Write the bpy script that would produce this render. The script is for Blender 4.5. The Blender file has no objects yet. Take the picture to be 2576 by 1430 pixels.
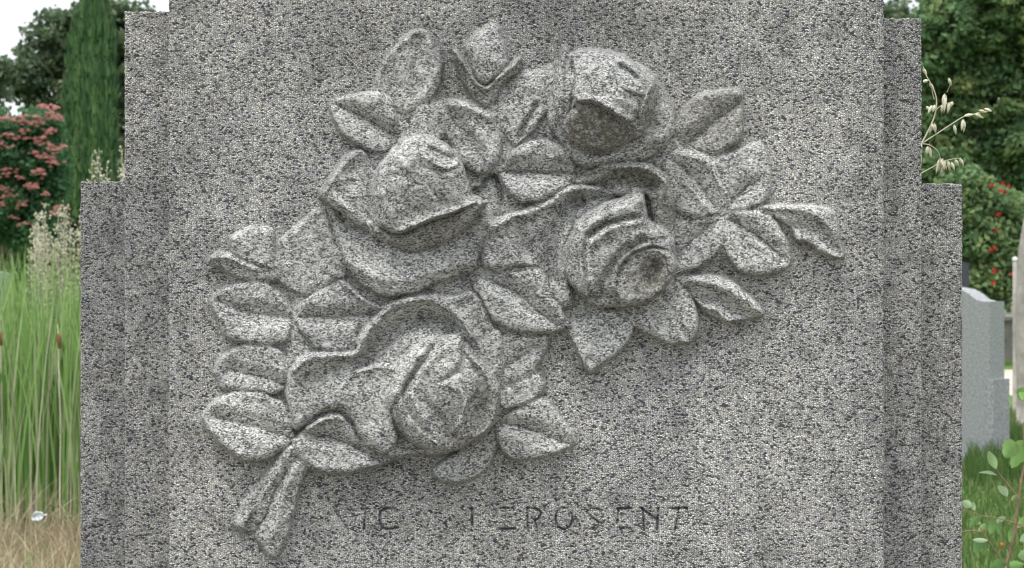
import bpy, math, random
import numpy as np
from mathutils import Vector

random.seed(7)
rng = np.random.default_rng(11)
SC = bpy.context.scene
COL = SC.collection

# ------------------------------------------------------------------ camera, world, sun, exposure
F = 4085.0            # focal length in units of the 2576-wide view
CAMZ = 1.20
CAMY = -1.84
cam_d = bpy.data.cameras.new('camera')
cam = bpy.data.objects.new('camera', cam_d)
COL.objects.link(cam)
cam.location = (0, CAMY, CAMZ)
cam.rotation_euler = (math.radians(90), 0, 0)
cam_d.sensor_width = 36
cam_d.lens = F / 2576 * 36
cam_d.clip_end = 2000
cam_d.dof.use_dof = True
cam_d.dof.focus_distance = 1.82
cam_d.dof.aperture_fstop = 18
SC.camera = cam

SUN_EL, SUN_AZ = math.radians(71), math.radians(-34)     # azimuth from the viewer's side, to the left
w = bpy.data.worlds.new('World'); SC.world = w
w.use_nodes = True
nt = w.node_tree; nt.nodes.clear()
wo = nt.nodes.new('ShaderNodeOutputWorld'); bg = nt.nodes.new('ShaderNodeBackground')
sky = nt.nodes.new('ShaderNodeTexSky'); sky.sky_type = 'NISHITA'; sky.sun_disc = False
sky.sun_elevation = SUN_EL; sky.sun_rotation = math.radians(180) + SUN_AZ
sky.dust_density = 3.0
mx = nt.nodes.new('ShaderNodeMix'); mx.data_type = 'RGBA'
tc = nt.nodes.new('ShaderNodeTexCoord'); nz = nt.nodes.new('ShaderNodeTexNoise')
nz.inputs['Scale'].default_value = 3.0; nz.inputs['Detail'].default_value = 5
rp = nt.nodes.new('ShaderNodeValToRGB')
rp.color_ramp.elements[0].position = 0.35; rp.color_ramp.elements[0].color = (7.2, 7.7, 8.4, 1)
rp.color_ramp.elements[1].position = 0.65; rp.color_ramp.elements[1].color = (9.6, 9.8, 10.0, 1)
nt.links.new(tc.outputs['Generated'], nz.inputs['Vector'])
nt.links.new(nz.outputs['Fac'], rp.inputs['Fac'])
mx.inputs['Factor'].default_value = 0.88
nt.links.new(sky.outputs[0], mx.inputs['A']); nt.links.new(rp.outputs[0], mx.inputs['B'])
# overcast: the cloud cover is brighter overhead than at the horizon
sx = nt.nodes.new('ShaderNodeSeparateXYZ'); nt.links.new(tc.outputs['Generated'], sx.inputs[0])
mr = nt.nodes.new('ShaderNodeMapRange'); nt.links.new(sx.outputs['Z'], mr.inputs['Value'])
mr.inputs['From Min'].default_value = 0.0; mr.inputs['From Max'].default_value = 1.0; mr.inputs['To Min'].default_value = 0.85; mr.inputs['To Max'].default_value = 2.6
sc_ = nt.nodes.new('ShaderNodeVectorMath'); sc_.operation = 'SCALE'
nt.links.new(mx.outputs['Result'], sc_.inputs[0]); nt.links.new(mr.outputs[0], sc_.inputs[3])
nt.links.new(sc_.outputs[0], bg.inputs['Color']); bg.inputs['Strength'].default_value = 0.068
nt.links.new(bg.outputs[0], wo.inputs['Surface'])

sd = bpy.data.lights.new('sun', 'SUN'); sd.energy = 2.0; sd.angle = math.radians(30); sd.color = (1, 0.975, 0.93)
so = bpy.data.objects.new('sun', sd); COL.objects.link(so)
dirv = Vector((math.sin(SUN_AZ) * math.cos(SUN_EL), -math.cos(SUN_AZ) * math.cos(SUN_EL), math.sin(SUN_EL)))
so.rotation_euler = dirv.to_track_quat('Z', 'Y').to_euler()
so.location = dirv * 20
SC.view_settings.view_transform = 'Standard'
SC.view_settings.look = 'None'
SC.view_settings.gamma = 1
SC.view_settings.exposure = 0.84
SC.cycles.filter_width = 1.15

# ------------------------------------------------------------------ helpers
def at(px, py, d):
    return Vector(((px - 1288) * d / F, CAMY + d, CAMZ - (py - 715) * d / F))

def tag(o, label=None, cat=None, group=None, kind=None):
    if label: o['label'] = label
    if cat: o['category'] = cat
    if group: o['group'] = group
    if kind: o['kind'] = kind
    return o

def empty(name, loc=(0, 0, 0)):
    o = bpy.data.objects.new(name, None); COL.objects.link(o); o.location = loc
    o.empty_display_size = 0.1
    return o

def link(name, me, mat=None, parent=None):
    o = bpy.data.objects.new(name, me); COL.objects.link(o)
    if mat: me.materials.append(mat)
    if parent:
        o.parent = parent
        if parent.type == 'EMPTY':
            me.transform(_T(-Vector(parent.location)))
        elif parent.parent is not None:
            me.transform(_T(-Vector(parent.parent.location)))
    return o

def _T(v):
    from mathutils import Matrix
    return Matrix.Translation(v)

def fast_mesh(name, V, Q, attrs=None, smooth=True, normals=None):
    V = np.asarray(V, dtype=np.float32); Q = np.asarray(Q, dtype=np.int32)
    k = Q.shape[1]
    me = bpy.data.meshes.new(name)
    me.vertices.add(len(V)); me.vertices.foreach_set('co', V.ravel())
    me.loops.add(Q.size); me.loops.foreach_set('vertex_index', Q.ravel())
    me.polygons.add(len(Q)); me.polygons.foreach_set('loop_start', np.arange(0, Q.size, k, dtype=np.int32))
    me.polygons.foreach_set('use_smooth', np.full(len(Q), smooth))
    me.update(calc_edges=True)
    if attrs:
        for a, val in attrs.items():
            at_ = me.attributes.new(a, 'FLOAT', 'POINT'); at_.data.foreach_set('value', np.asarray(val, np.float32))
    if normals is not None:
        me.normals_split_custom_set_from_vertices([tuple(n) for n in normals])
    me.validate()
    return me

class MB:
    def __init__(s): s.v = []; s.f = []; s.t = []
    def quad(s, a, b, c, d, t=0.5):
        n = len(s.v); s.v += [tuple(a), tuple(b), tuple(c), tuple(d)]; s.f.append((n, n+1, n+2, n+3)); s.t += [t]*4
    def tube(s, pts, rad, n=7, t=0.5, cap=True):
        pts = [Vector(p) for p in pts]; base = len(s.v)
        for i, p in enumerate(pts):
            d = (pts[min(i+1, len(pts)-1)] - pts[max(i-1, 0)]).normalized()
            a = d.cross(Vector((0.3, 0.9, 0.31))).normalized(); b = d.cross(a)
            r = rad[i] if hasattr(rad, '__len__') else rad
            for k in range(n):
                an = 2*math.pi*k/n
                s.v.append(tuple(p + a*(r*math.cos(an)) + b*(r*math.sin(an)))); s.t.append(t)
        for i in range(len(pts)-1):
            for k in range(n):
                k2 = (k+1) % n
                s.f.append((base+i*n+k, base+i*n+k2, base+(i+1)*n+k2, base+(i+1)*n+k))
        if cap:
            for i0 in (0, len(pts)-1):
                c = len(s.v); s.v.append(tuple(pts[i0])); s.t.append(t)
                for k in range(n):
                    s.f.append((base+i0*n+k, base+i0*n+(k+1) % n, c))
    def ribbon(s, pts, wid, side, t=0.5):
        base = len(s.v); side = Vector(side).normalized()
        for p, w_ in zip(pts, wid):
            p = Vector(p); s.v += [tuple(p - side*w_/2), tuple(p + side*w_/2)]; s.t += [t, t]
        for i in range(len(pts)-1):
            a = base + 2*i; s.f.append((a, a+1, a+3, a+2))
    def spindle(s, a, b, r, n=6, t=0.5):
        a = Vector(a); b = Vector(b)
        s.tube([a, a.lerp(b, .2), a.lerp(b, .45), a.lerp(b, .75), b], [r*.25, r*.85, r, r*.6, r*.08], n, t)
    def build(s, name, mat, parent=None, smooth=True):
        me = bpy.data.meshes.new(name); me.from_pydata(s.v, [], s.f)
        a = me.attributes.new('tint', 'FLOAT', 'POINT'); a.data.foreach_set('value', s.t)
        for p in me.polygons: p.use_smooth = smooth
        return link(name, me, mat, parent)

# ------------------------------------------------------------------ materials
def new_mat(name):
    m = bpy.data.materials.new(name); m.use_nodes = True
    n = m.node_tree; b = n.nodes['Principled BSDF']
    return m, n, b

def N(n, t, **kw):
    x = n.nodes.new(t)
    for k, v in kw.items():
        if k in x.inputs: x.inputs[k].default_value = v
        else: setattr(x, k, v)
    return x

def math_(n, op, a, b=None, clamp=False):
    x = n.nodes.new('ShaderNodeMath'); x.operation = op; x.use_clamp = clamp
    for i, v in enumerate((a, b)):
        if v is None: continue
        if isinstance(v, (int, float)): x.inputs[i].default_value = v
        else: n.links.new(v, x.inputs[i])
    return x.outputs[0]

def ramp(n, fac, stops, interp='LINEAR'):
    x = n.nodes.new('ShaderNodeValToRGB'); x.color_ramp.interpolation = interp
    e = x.color_ramp.elements
    while len(e) < len(stops): e.new(0.5)
    for el, (p, c) in zip(e, stops):
        el.position = p; el.color = (c, c, c, 1) if isinstance(c, (int, float)) else (*c, 1)
    n.links.new(fac, x.inputs[0]); return x.outputs[0]

def mixc(n, fac, a, b, mode='MIX'):
    x = n.nodes.new('ShaderNodeMix'); x.data_type = 'RGBA'; x.blend_type = mode
    for s, v in (('Factor', fac), ('A', a), ('B', b)):
        if isinstance(v, (int, float)): x.inputs[s].default_value = v if s == 'Factor' else (v, v, v, 1)
        elif isinstance(v, tuple): x.inputs[s].default_value = (*v, 1)
        else: n.links.new(v, x.inputs[s])
    return x.outputs['Result']

def stone_material():
    m, n, b = new_mat('exposed_aggregate_stone')
    L = n.links.new
    tc = N(n, 'ShaderNodeTexCoord'); mp = N(n, 'ShaderNodeMapping'); mp.inputs['Scale'].default_value = (0.80, 0.80, 1.25)
    L(tc.outputs['Object'], mp.inputs['Vector'])
    wn = N(n, 'ShaderNodeTexNoise', Scale=240.0, Detail=1.0)
    L(mp.outputs[0], wn.inputs['Vector'])
    dsp = N(n, 'ShaderNodeVectorMath', operation='SCALE'); dsp.inputs[3].default_value = 0.0016
    L(wn.outputs['Color'], dsp.inputs[0])
    ad = N(n, 'ShaderNodeVectorMath', operation='ADD'); L(mp.outputs[0], ad.inputs[0]); L(dsp.outputs[0], ad.inputs[1])
    P = ad.outputs[0]
    paste = N(n, 'ShaderNodeAttribute', attribute_name='paste').outputs['Fac']
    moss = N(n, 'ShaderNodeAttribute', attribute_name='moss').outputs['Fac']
    dirt = N(n, 'ShaderNodeAttribute', attribute_name='dirt').outputs['Fac']
    # big grains
    SCL = 500.0
    v1 = N(n, 'ShaderNodeTexVoronoi', feature='F1', Scale=SCL); L(P, v1.inputs['Vector'])
    ve = N(n, 'ShaderNodeTexVoronoi', feature='DISTANCE_TO_EDGE', Scale=SCL); L(P, ve.inputs['Vector'])
    sep = N(n, 'ShaderNodeSeparateColor'); L(v1.outputs['Color'], sep.inputs[0])
    grain = ramp(n, sep.outputs[0], [(0.0, (0.045, 0.047, 0.057)), (0.12, (0.10, 0.10, 0.11)), (0.21, (0.37, 0.365, 0.355)),
                                     (0.55, (0.52, 0.51, 0.50)), (0.82, (0.66, 0.645, 0.61)), (1.0, (0.78, 0.76, 0.69))])
    hue = ramp(n, sep.outputs[1], [(0.0, (0.95, 0.98, 1.04)), (0.5, (1, 1, 1)), (0.93, (1.03, 1.0, 0.88)), (0.992, (1.05, 0.98, 0.85)), (0.9985, (0.9, 0.58, 0.5))])
    grain = mixc(n, 1.0, grain, hue, 'MULTIPLY')
    edge = ramp(n, ve.outputs['Distance'], [(0.01, 0.0), (0.15, 1.0)])
    gaps = mixc(n, edge, (0.085, 0.084, 0.090), grain)
    # fine, cementy skin of the carving
    v2 = N(n, 'ShaderNodeTexVoronoi', feature='F1', Scale=600.0); L(P, v2.inputs['Vector'])
    v2e = N(n, 'ShaderNodeTexVoronoi', feature='DISTANCE_TO_EDGE', Scale=600.0); L(P, v2e.inputs['Vector'])
    sep2 = N(n, 'ShaderNodeSeparateColor'); L(v2.outputs['Color'], sep2.inputs[0])
    g2 = ramp(n, sep2.outputs[0], [(0.0, (0.05, 0.052, 0.06)), (0.26, (0.09, 0.092, 0.10)), (0.36, (0.32, 0.32, 0.315)), (0.6, (0.50, 0.497, 0.48)), (1.0, (0.82, 0.81, 0.76))])
    e2 = ramp(n, v2e.outputs['Distance'], [(0.0, 0.25), (0.12, 1.0)])
    fine = mixc(n, e2, (0.08, 0.08, 0.09), g2)
    pn = N(n, 'ShaderNodeTexNoise', Scale=75.0, Detail=6.0, Roughness=0.75); L(tc.outputs['Object'], pn.inputs['Vector'])
    pw = ramp(n, pn.outputs['Fac'], [(0.50, 0.0), (0.68, 0.55)])
    fine = mixc(n, pw, fine, (0.68, 0.675, 0.65))
    pf = math_(n, 'MULTIPLY', paste, 0.85, True)
    col = mixc(n, pf, gaps, fine)
    # weathering, blotches with a shape of their own
    wn2 = N(n, 'ShaderNodeTexNoise', Scale=4.2, Detail=6.0, Roughness=0.6); L(tc.outputs['Object'], wn2.inputs['Vector'])
    wt = ramp(n, wn2.outputs['Fac'], [(0.30, (0.80, 0.81, 0.83)), (0.5, (0.97, 0.97, 0.96)), (0.68, (1.12, 1.115, 1.09))])
    col = mixc(n, 1.0, col, wt, 'MULTIPLY')
    wn3 = N(n, 'ShaderNodeTexNoise', Scale=34.0, Detail=3.0); L(tc.outputs['Object'], wn3.inputs['Vector'])
    wt3 = ramp(n, wn3.outputs['Fac'], [(0.32, 0.72), (0.55, 1.0), (0.75, 1.06)])
    col = mixc(n, 1.0, col, wt3, 'MULTIPLY')
    tone = N(n, 'ShaderNodeAttribute', attribute_name='tone').outputs['Fac']
    tm = N(n, 'ShaderNodeVectorMath', operation='SCALE'); L(col, tm.inputs[0]); L(math_(n, 'ADD', math_(n, 'MULTIPLY', tone, 1.5), 0.96), tm.inputs[3]); col = tm.outputs[0]
    # olive-brown tint, set per carved piece, plus the lichen spots
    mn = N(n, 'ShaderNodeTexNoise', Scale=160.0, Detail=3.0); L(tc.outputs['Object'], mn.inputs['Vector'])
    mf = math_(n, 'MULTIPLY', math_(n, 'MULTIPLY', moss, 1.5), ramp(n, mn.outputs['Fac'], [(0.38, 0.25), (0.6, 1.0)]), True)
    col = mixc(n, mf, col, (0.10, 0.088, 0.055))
    df = math_(n, 'MULTIPLY', dirt, 0.9, True)
    col = mixc(n, df, col, (0.035, 0.036, 0.045))
    L(col, b.inputs['Base Color'])
    b.inputs['Roughness'].default_value = 0.9
    b.inputs['Specular IOR Level'].default_value = 0.25
    # bump: rounded pebbles
    h1 = math_(n, 'MULTIPLY', ramp(n, ve.outputs['Distance'], [(0.0, 0.0), (0.16, 0.7), (0.45, 1.0)]), math_(n, 'ADD', math_(n, 'MULTIPLY', sep.outputs[2], 0.5), 0.6))
    h2 = math_(n, 'MULTIPLY', ramp(n, v2e.outputs['Distance'], [(0.0, 0.0), (0.3, 1.0)]), 0.5)
    hm = N(n, 'ShaderNodeMix'); hm.data_type = 'FLOAT'
    L(pf, hm.inputs[0]); L(h1, hm.inputs[2]); L(h2, hm.inputs[3])
    bp = N(n, 'ShaderNodeBump', Strength=1.0, Distance=0.0012)
    L(hm.outputs[0], bp.inputs['Height']); L(bp.outputs[0], b.inputs['Normal'])
    return m

def simple_mat(name, c1, c2, scale=20, rough=0.8, detail=5, bump=0.0, bdist=0.01):
    m, n, b = new_mat(name)
    tc = N(n, 'ShaderNodeTexCoord'); nz = N(n, 'ShaderNodeTexNoise', Scale=float(scale), Detail=float(detail), Roughness=0.6)
    n.links.new(tc.outputs['Object'], nz.inputs['Vector'])
    c = ramp(n, nz.outputs['Fac'], [(0.33, c1), (0.67, c2)])
    n.links.new(c, b.inputs['Base Color']); b.inputs['Roughness'].default_value = rough
    b.inputs['Specular IOR Level'].default_value = 0.25
    if bump:
        bp = N(n, 'ShaderNodeBump', Strength=bump, Distance=bdist); n.links.new(nz.outputs['Fac'], bp.inputs['Height']); n.links.new(bp.outputs[0], b.inputs['Normal'])
    return m

def leaf_mat(name, stops, trans=0.25, rough=0.6):
    m, n, b = new_mat(name)
    a = N(n, 'ShaderNodeAttribute', attribute_name='tint')
    c = ramp(n, a.outputs['Fac'], stops)
    n.links.new(c, b.inputs['Base Color']); b.inputs['Roughness'].default_value = rough
    b.inputs['Specular IOR Level'].default_value = 0.2
    if trans:
        tr = N(n, 'ShaderNodeBsdfTranslucent'); n.links.new(c, tr.inputs['Color'])
        ms = N(n, 'ShaderNodeMixShader'); ms.inputs[0].default_value = trans
        n.links.new(b.outputs[0], ms.inputs[1]); n.links.new(tr.outputs[0], ms.inputs[2])
        n.links.new(ms.outputs[0], n.nodes['Material Output'].inputs['Surface'])
    return m

STONE = stone_material()

# ------------------------------------------------------------------ the carved slab (all relief numbers in view units; 1 unit = U metres)
U = 1.84 / F
def gauss(A, s):
    r = int(3*s) + 1; k = np.exp(-0.5*(np.arange(-r, r+1)/s)**2); k /= k.sum()
    P = np.pad(A, r, mode='edge')
    P = sum(k[i]*P[:, i:i+A.shape[1]] for i in range(2*r+1))
    return sum(k[i]*P[i:i+A.shape[0], :] for i in range(2*r+1))

def lattice(shape, step, seed):
    g = np.random.default_rng(seed); h, w_ = shape
    A = g.random((int(h/step)+4, int(w_/step)+4))
    y = np.arange(h)/step; x = np.arange(w_)/step
    yi = y.astype(int); xi = x.astype(int); fy = y-yi; fx = x-xi
    fy = fy*fy*(3-2*fy); fx = fx*fx*(3-2*fx)
    a = A[yi][:, xi]; b = A[yi][:, xi+1]; c = A[yi+1][:, xi]; d = A[yi+1][:, xi+1]
    fx = fx[None]; fy = fy[:, None]
    return (a*(1-fx)+b*fx)*(1-fy) + (c*(1-fx)+d*fx)*fy - 0.5

G = 2.0                                   # grid pitch
X0, X1, Y0, Y1 = 425.0, 2223.0, -170.0, 1482.0
gx = np.arange(X0, X1+0.1, G); gy = np.arange(Y0, Y1+0.1, G)
GX, GY = np.meshgrid(gx, gy)
H = np.zeros_like(GX); ID = np.zeros(GX.shape, np.int32)
PASTE = np.zeros_like(GX); OLIVE = np.zeros_like(GX); DIRT = np.zeros_like(GX)

LUMP = lattice(GX.shape, 22, 77)*1.5 + lattice(GX.shape, 11, 78) + .6*lattice(GX.shape, 6, 79)
WX = GX + 5*lattice(GX.shape, 13, 81) + 3*lattice(GX.shape, 5, 82); WY = GY + 5*lattice(GX.shape, 13, 83) + 3*lattice(GX.shape, 5, 84)
def spline(pts, closed=True, sub=5):
    P = np.array(pts, float); n = len(P); out = []
    rngi = range(n) if closed else range(n-1)
    for i in rngi:
        if closed: p0, p1, p2, p3 = P[i-1], P[i], P[(i+1) % n], P[(i+2) % n]
        else: p0, p1, p2, p3 = P[max(i-1, 0)], P[i], P[i+1], P[min(i+2, n-1)]
        for k in range(sub):
            t = k/sub
            out.append(0.5*((2*p1)+(-p0+p2)*t+(2*p0-5*p1+4*p2-p3)*t*t+(-p0+3*p1-3*p2+p3)*t**3))
    if not closed: out.append(P[-1])
    return np.array(out)

def seg_dist(x, y, poly, closed):
    A = poly; B = np.roll(poly, -1, axis=0)
    if not closed: A, B = poly[:-1], poly[1:]
    d2 = np.full(x.shape, 1e9)
    for (ax, ay), (bx, by) in zip(A, B):
        dx, dy = bx-ax, by-ay; l2 = dx*dx+dy*dy+1e-9
        t = np.clip(((x-ax)*dx+(y-ay)*dy)/l2, 0, 1)
        d2 = np.minimum(d2, (x-ax-t*dx)**2+(y-ay-t*dy)**2)
    return np.sqrt(d2)

def inside(x, y, poly):
    r = np.zeros(x.shape, bool); B = np.roll(poly, -1, axis=0)
    for (ax, ay), (bx, by) in zip(poly, B):
        if ay == by: continue
        c = ((ay > y) != (by > y)) & (x < (bx-ax)*(y-ay)/(by-ay)+ax)
        r ^= c
    return r

def ring(cx, cy, rx, ry, ang=0, a0=0, a1=360, n=28):
    t = np.radians(np.linspace(a0, a1, n)); c, s = math.cos(math.radians(ang)), math.sin(math.radians(ang))
    x = rx*np.cos(t); y = ry*np.sin(t)
    return np.stack([cx+x*c-y*s, cy+x*s+y*c], 1)

PARTS = [('front_panel', None)]           # id -> (name, parent id)
def part(name, parent=None):
    PARTS.append((name, parent)); return len(PARTS)-1

def P(pid, pts, base=10, bulge=15, w=22, tilt=(0, 0), mid=None, strokes=(), dome=None, mode='over', paste=1.0, sharp=False, moss=0.0, zone=None):
    poly = np.array(pts, float) if sharp else spline(pts)
    x0, y0 = poly.min(0)-4; x1, y1 = poly.max(0)+4
    i0, i1 = max(0, int((x0-X0)/G)), min(len(gx), int((x1-X0)/G)+2)
    j0, j1 = max(0, int((y0-Y0)/G)), min(len(gy), int((y1-Y0)/G)+2)
    sl = (slice(j0, j1), slice(i0, i1)); x = WX[sl]; y = WY[sl]
    m = inside(x, y, poly); d = seg_dist(x, y, poly, True)
    t = np.clip(d/w, 0, 1); h = base + bulge*np.sqrt(np.clip(1-(1-t)**2, 0, 1))
    cx, cy = poly.mean(0); h = h + tilt[0]*(x-cx) + tilt[1]*(y-cy)
    if dome is not None:
        for (dx, dy, rx, ry, amp, ang) in ([dome] if not isinstance(dome, list) else dome):
            c, s = math.cos(math.radians(ang)), math.sin(math.radians(ang))
            u = ((x-dx)*c+(y-dy)*s)/rx; v = (-(x-dx)*s+(y-dy)*c)/ry
            h = h + amp*np.exp(-(u*u+v*v))
    if mid is not None:
        mp, g, wm = mid
        dm = seg_dist(x, y, spline(mp, False), False)
        h = h - g*np.clip(1-dm/wm, 0, 1)**1.15 - g*0.30*np.exp(-(dm/2.6)**2)
    h = h + 3.0*LUMP[sl]
    for (sp, amp, sw) in strokes:
        sw *= .82
        sp = np.array(sp, float); q = sp if len(sp) > 12 else spline(sp, False)
        h = h + amp*np.exp(-(seg_dist(x, y, q, False)/sw)**2)
    if mode == 'max': m = m & (h > H[sl])
    if mode == 'add': h = h + H[sl]
    H[sl] = np.where(m, h, H[sl])
    if pid is not None: ID[sl] = np.where(m, pid, ID[sl])
    PASTE[sl] = np.where(m, paste, PASTE[sl])
    OLIVE[sl] = np.where(m, moss, OLIVE[sl])

def leaf(pts, mid=None, base=8, bulge=16, w=24, tilt=(0, 0.0), g=13, wm=34, **kw):
    pid = part('leaf'); base += bulge*.3; bulge *= .72; w *= .8; g *= 1.15
    P(pid, pts, base, bulge, w, tilt, (mid, g, wm) if mid else None, **kw)
    return pid

# low mass the flowers are carved on
mass = None
P(mass, [(1040,240),(1130,250),(1200,250),(1290,230),(1400,160),(1620,170),(1680,290),(1740,340),(1830,380),(1880,480),(1900,560),(1880,620),(1760,680),(1660,720),(1610,790),
         (1500,800),(1440,830),(1370,850),(1330,960),(1270,1060),(1200,1120),(1000,1150),(860,1150),(760,1100),(715,1010),(720,860),(740,740),(700,650),(800,550),(850,440),(960,340)],
  base=2, bulge=15, w=50, paste=0.9)

# ---- leaves and petals, from the back to the front
leaf([(944,235),(948,190),(970,145),(1005,103),(1048,72),(1078,88),(1095,125),(1113,160),(1110,200),(1090,240),(1058,278),(1036,318),(1008,292),(975,270),(950,252)],
     None, base=4, bulge=10, w=30, tilt=(0.10, 0.02), strokes=[([(950,235),(958,180),(985,135),(1045,82)], 7, 9), ([(1060,100),(1045,160),(1040,240)], -5, 14), ([(1085,110),(1100,170),(1075,240)], 8, 18)])
leaf([(1038,310),(1058,266),(1105,258),(1122,290),(1118,345),(1048,345)], None, base=14, bulge=8, w=18, tilt=(0, .08))
leaf([(833,262),(870,243),(930,233),(972,240),(992,275),(1004,330),(988,372),(952,388),(905,372),(868,345),(842,308)],
     [(846,264),(905,292),(985,345)], base=9, bulge=17, w=20, g=15, wm=38, tilt=(0.03, 0.02))
# closed bud at the top
bud = part('bud'); 
P(bud, [(1172,130),(1186,92),(1212,72),(1242,60),(1262,85),(1274,125),(1276,170),(1245,212),(1215,222),(1186,190)], base=10, bulge=30, w=34, tilt=(0.0, 0.08))
sep = part('sepal', bud)
P(sep, [(1138,126),(1150,128),(1180,168),(1216,212),(1262,180),(1308,146),(1302,188),(1272,226),(1240,262),(1222,276),(1196,258),(1172,222),(1148,172)],
  base=16, bulge=18, w=16, tilt=(0, -0.12), strokes=[([(1142,130),(1175,175),(1215,222),(1260,190),(1306,152)], 12, 8)], sharp=False, moss=.25)
leaf([(1250,235),(1285,196),(1330,180),(1375,184),(1398,212),(1385,262),(1350,320),(1318,352),(1296,368),(1268,335),(1252,290)], None,
     base=14, bulge=14, w=22, tilt=(0.10, 0.06), strokes=[([(1352,262),(1330,300),(1308,345)], -13, 8), ([(1290,230),(1320,215),(1350,220)], 4, 16)])
leaf([(1116,292),(1124,260),(1150,250),(1185,264),(1236,288),(1256,330),(1262,372),(1252,412),(1226,438),(1192,436),(1160,410),(1132,360),(1114,322)], None,
     base=18, bulge=17, w=20, tilt=(-0.02, 0.02), strokes=[([(1124,264),(1160,268),(1205,286),(1240,298)], 9, 11), ([(1150,300),(1180,350),(1205,400)], -8, 16), ([(1190,320),(1225,370),(1230,410)], 8, 16)])
# leaves right of the upper rose
leaf([(1696,325),(1715,280),(1750,242),(1800,228),(1862,229),(1868,290),(1865,350),(1842,368),(1800,388),(1760,378),(1715,368)],
     [(1862,262),(1800,305),(1728,362)], base=11, bulge=15, w=18, g=10, wm=34, tilt=(0.04, -0.02), moss=.3)
leaf([(1790,408),(1830,384),(1908,360),(1934,400),(1938,470),(1918,512),(1880,527),(1830,534),(1812,500),(1806,440)],
     [(1905,455),(1860,490),(1826,530)], base=12, bulge=12, w=18, g=9, wm=28, tilt=(0, 0.03))
leaf([(1662,412),(1695,382),(1745,376),(1785,398),(1810,438),(1823,500),(1812,538),(1762,552),(1715,542),(1690,512),(1676,460)],
     [(1690,402),(1745,450),(1802,528)], base=12, bulge=15, w=18, g=9, wm=26, strokes=[([(1720,390),(1775,410),(1812,470)], 6, 10), ([(1715,455),(1760,500),(1790,535)], 6, 9)])
leaf([(1888,524),(1918,514),(2000,517),(2060,521),(2100,543),(2112,590),(2120,650),(2080,640),(2030,612),(2002,604),(1985,572),(1946,548)], None,
     base=10, bulge=14, w=14, tilt=(0.02, 0.05), strokes=[([(1930,522),(2000,528),(2060,545),(2104,590)], 10, 14), ([(1990,570),(2040,580),(2110,635)], -12, 15)])
leaf([(1680,692),(1682,610),(1700,562),(1750,550),(1812,545),(1828,580),(1818,622),(1782,660),(1730,686)],
     [(1806,556),(1750,600),(1690,668)], base=13, bulge=14, w=18, g=10, wm=28, tilt=(0, 0.03))
leaf([(1815,545),(1860,530),(1920,531),(1952,558),(1978,602),(1993,650),(1972,680),(1920,692),(1862,682),(1826,642),(1815,592)],
     [(1832,552),(1900,590),(1968,650)], base=13, bulge=18, w=20, g=14, wm=34, tilt=(0, 0.04), strokes=[([(1850,580),(1900,612),(1950,650)], 5, 9)])
leaf([(1690,698),(1760,690),(1822,696),(1872,730),(1922,786),(1898,800),(1836,812),(1795,800),(1758,772),(1730,738)], None,
     base=10, bulge=16, w=16, tilt=(0.02, 0.02), strokes=[([(1740,708),(1800,715),(1860,745),(1915,785)], 15, 17), ([(1752,762),(1800,784),(1838,808)], 8, 7), ([(1790,750),(1840,778),(1880,792)], -10, 13), ([(1720,722),(1770,765),(1800,795)], -6, 10)])
leaf([(1598,802),(1606,755),(1636,712),(1690,700),(1732,740),(1757,790),(1756,832),(1736,862),(1690,866),(1630,842),(1598,820)], None,
     base=12, bulge=20, w=30, tilt=(0.0, 0.06), strokes=[([(1650,720),(1690,780),(1725,850)], -5, 9)])
leaf([(1425,818),(1500,788),(1560,772),(1596,768),(1600,812),(1580,862),(1540,900),(1482,937),(1464,915),(1444,868)], None,
     base=16, bulge=16, w=20, tilt=(0.05, 0.08), strokes=[([(1580,785),(1530,840),(1480,915)], -4, 12)])
# ---- left leaves
leaf([(688,622),(735,575),(800,526),(832,560),(862,620),(872,690),(850,722),(800,740),(750,742),(716,718),(690,690)], None,
     base=8, bulge=16, w=44, tilt=(0.08, 0.04), strokes=[([(800,545),(830,620),(840,690)], 8, 20), ([(700,615),(750,580),(798,536)], 5, 10)])
bud2 = part('bud')
P(bud2, [(578,598),(608,580),(640,571),(678,574),(692,600),(693,650),(686,706),(640,696),(592,670),(580,632)], base=9, bulge=18, w=26, tilt=(0, 0.03))
sp2 = part('sepal', bud2)
P(sp2, [(524,658),(545,635),(588,640),(640,666),(690,684),(690,712),(620,708),(568,688)], base=9, bulge=16, w=14, tilt=(0.03, -0.1), strokes=[([(535,650),(580,652),(640,678)], 9, 9)])
leaf([(528,756),(560,726),(610,711),(670,711),(704,738),(732,775),(738,802),(728,852),(690,868),(640,868),(580,857),(543,802)],
     [(548,758),(600,778),(650,792),(732,800)], base=8, bulge=17, w=18, g=12, wm=36, tilt=(0.0, 0.03))
leaf([(538,930),(568,886),(620,867),(682,869),(716,895),(727,935),(716,978),(690,992),(640,987),(590,987),(556,976),(545,952)],
     [(578,932),(640,944),(712,968)], base=8, bulge=17, w=18, g=10, wm=30, tilt=(0, 0.05))
stem1 = part('stem')
P(stem1, [(722,1122),(748,1122),(745,1165),(712,1240),(680,1300),(660,1345),(588,1326),(598,1290),(636,1230),(686,1165)], base=4, bulge=17, w=22, tilt=(0.04, -0.02),
  strokes=[([(735,1130),(690,1200),(620,1310)], 7, 9), ([(660,1230),(640,1290),(625,1330)], -8, 9)])
stem2 = part('stem')
P(stem2, [(735,1160),(765,1148),(778,1172),(754,1230),(738,1300),(712,1380),(686,1407),(654,1374),(640,1340),(668,1300),(690,1240)], base=8, bulge=17, w=24, tilt=(0.04, 0.0),
  strokes=[([(745,1175),(715,1240),(690,1350)], 6, 14)])
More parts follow.
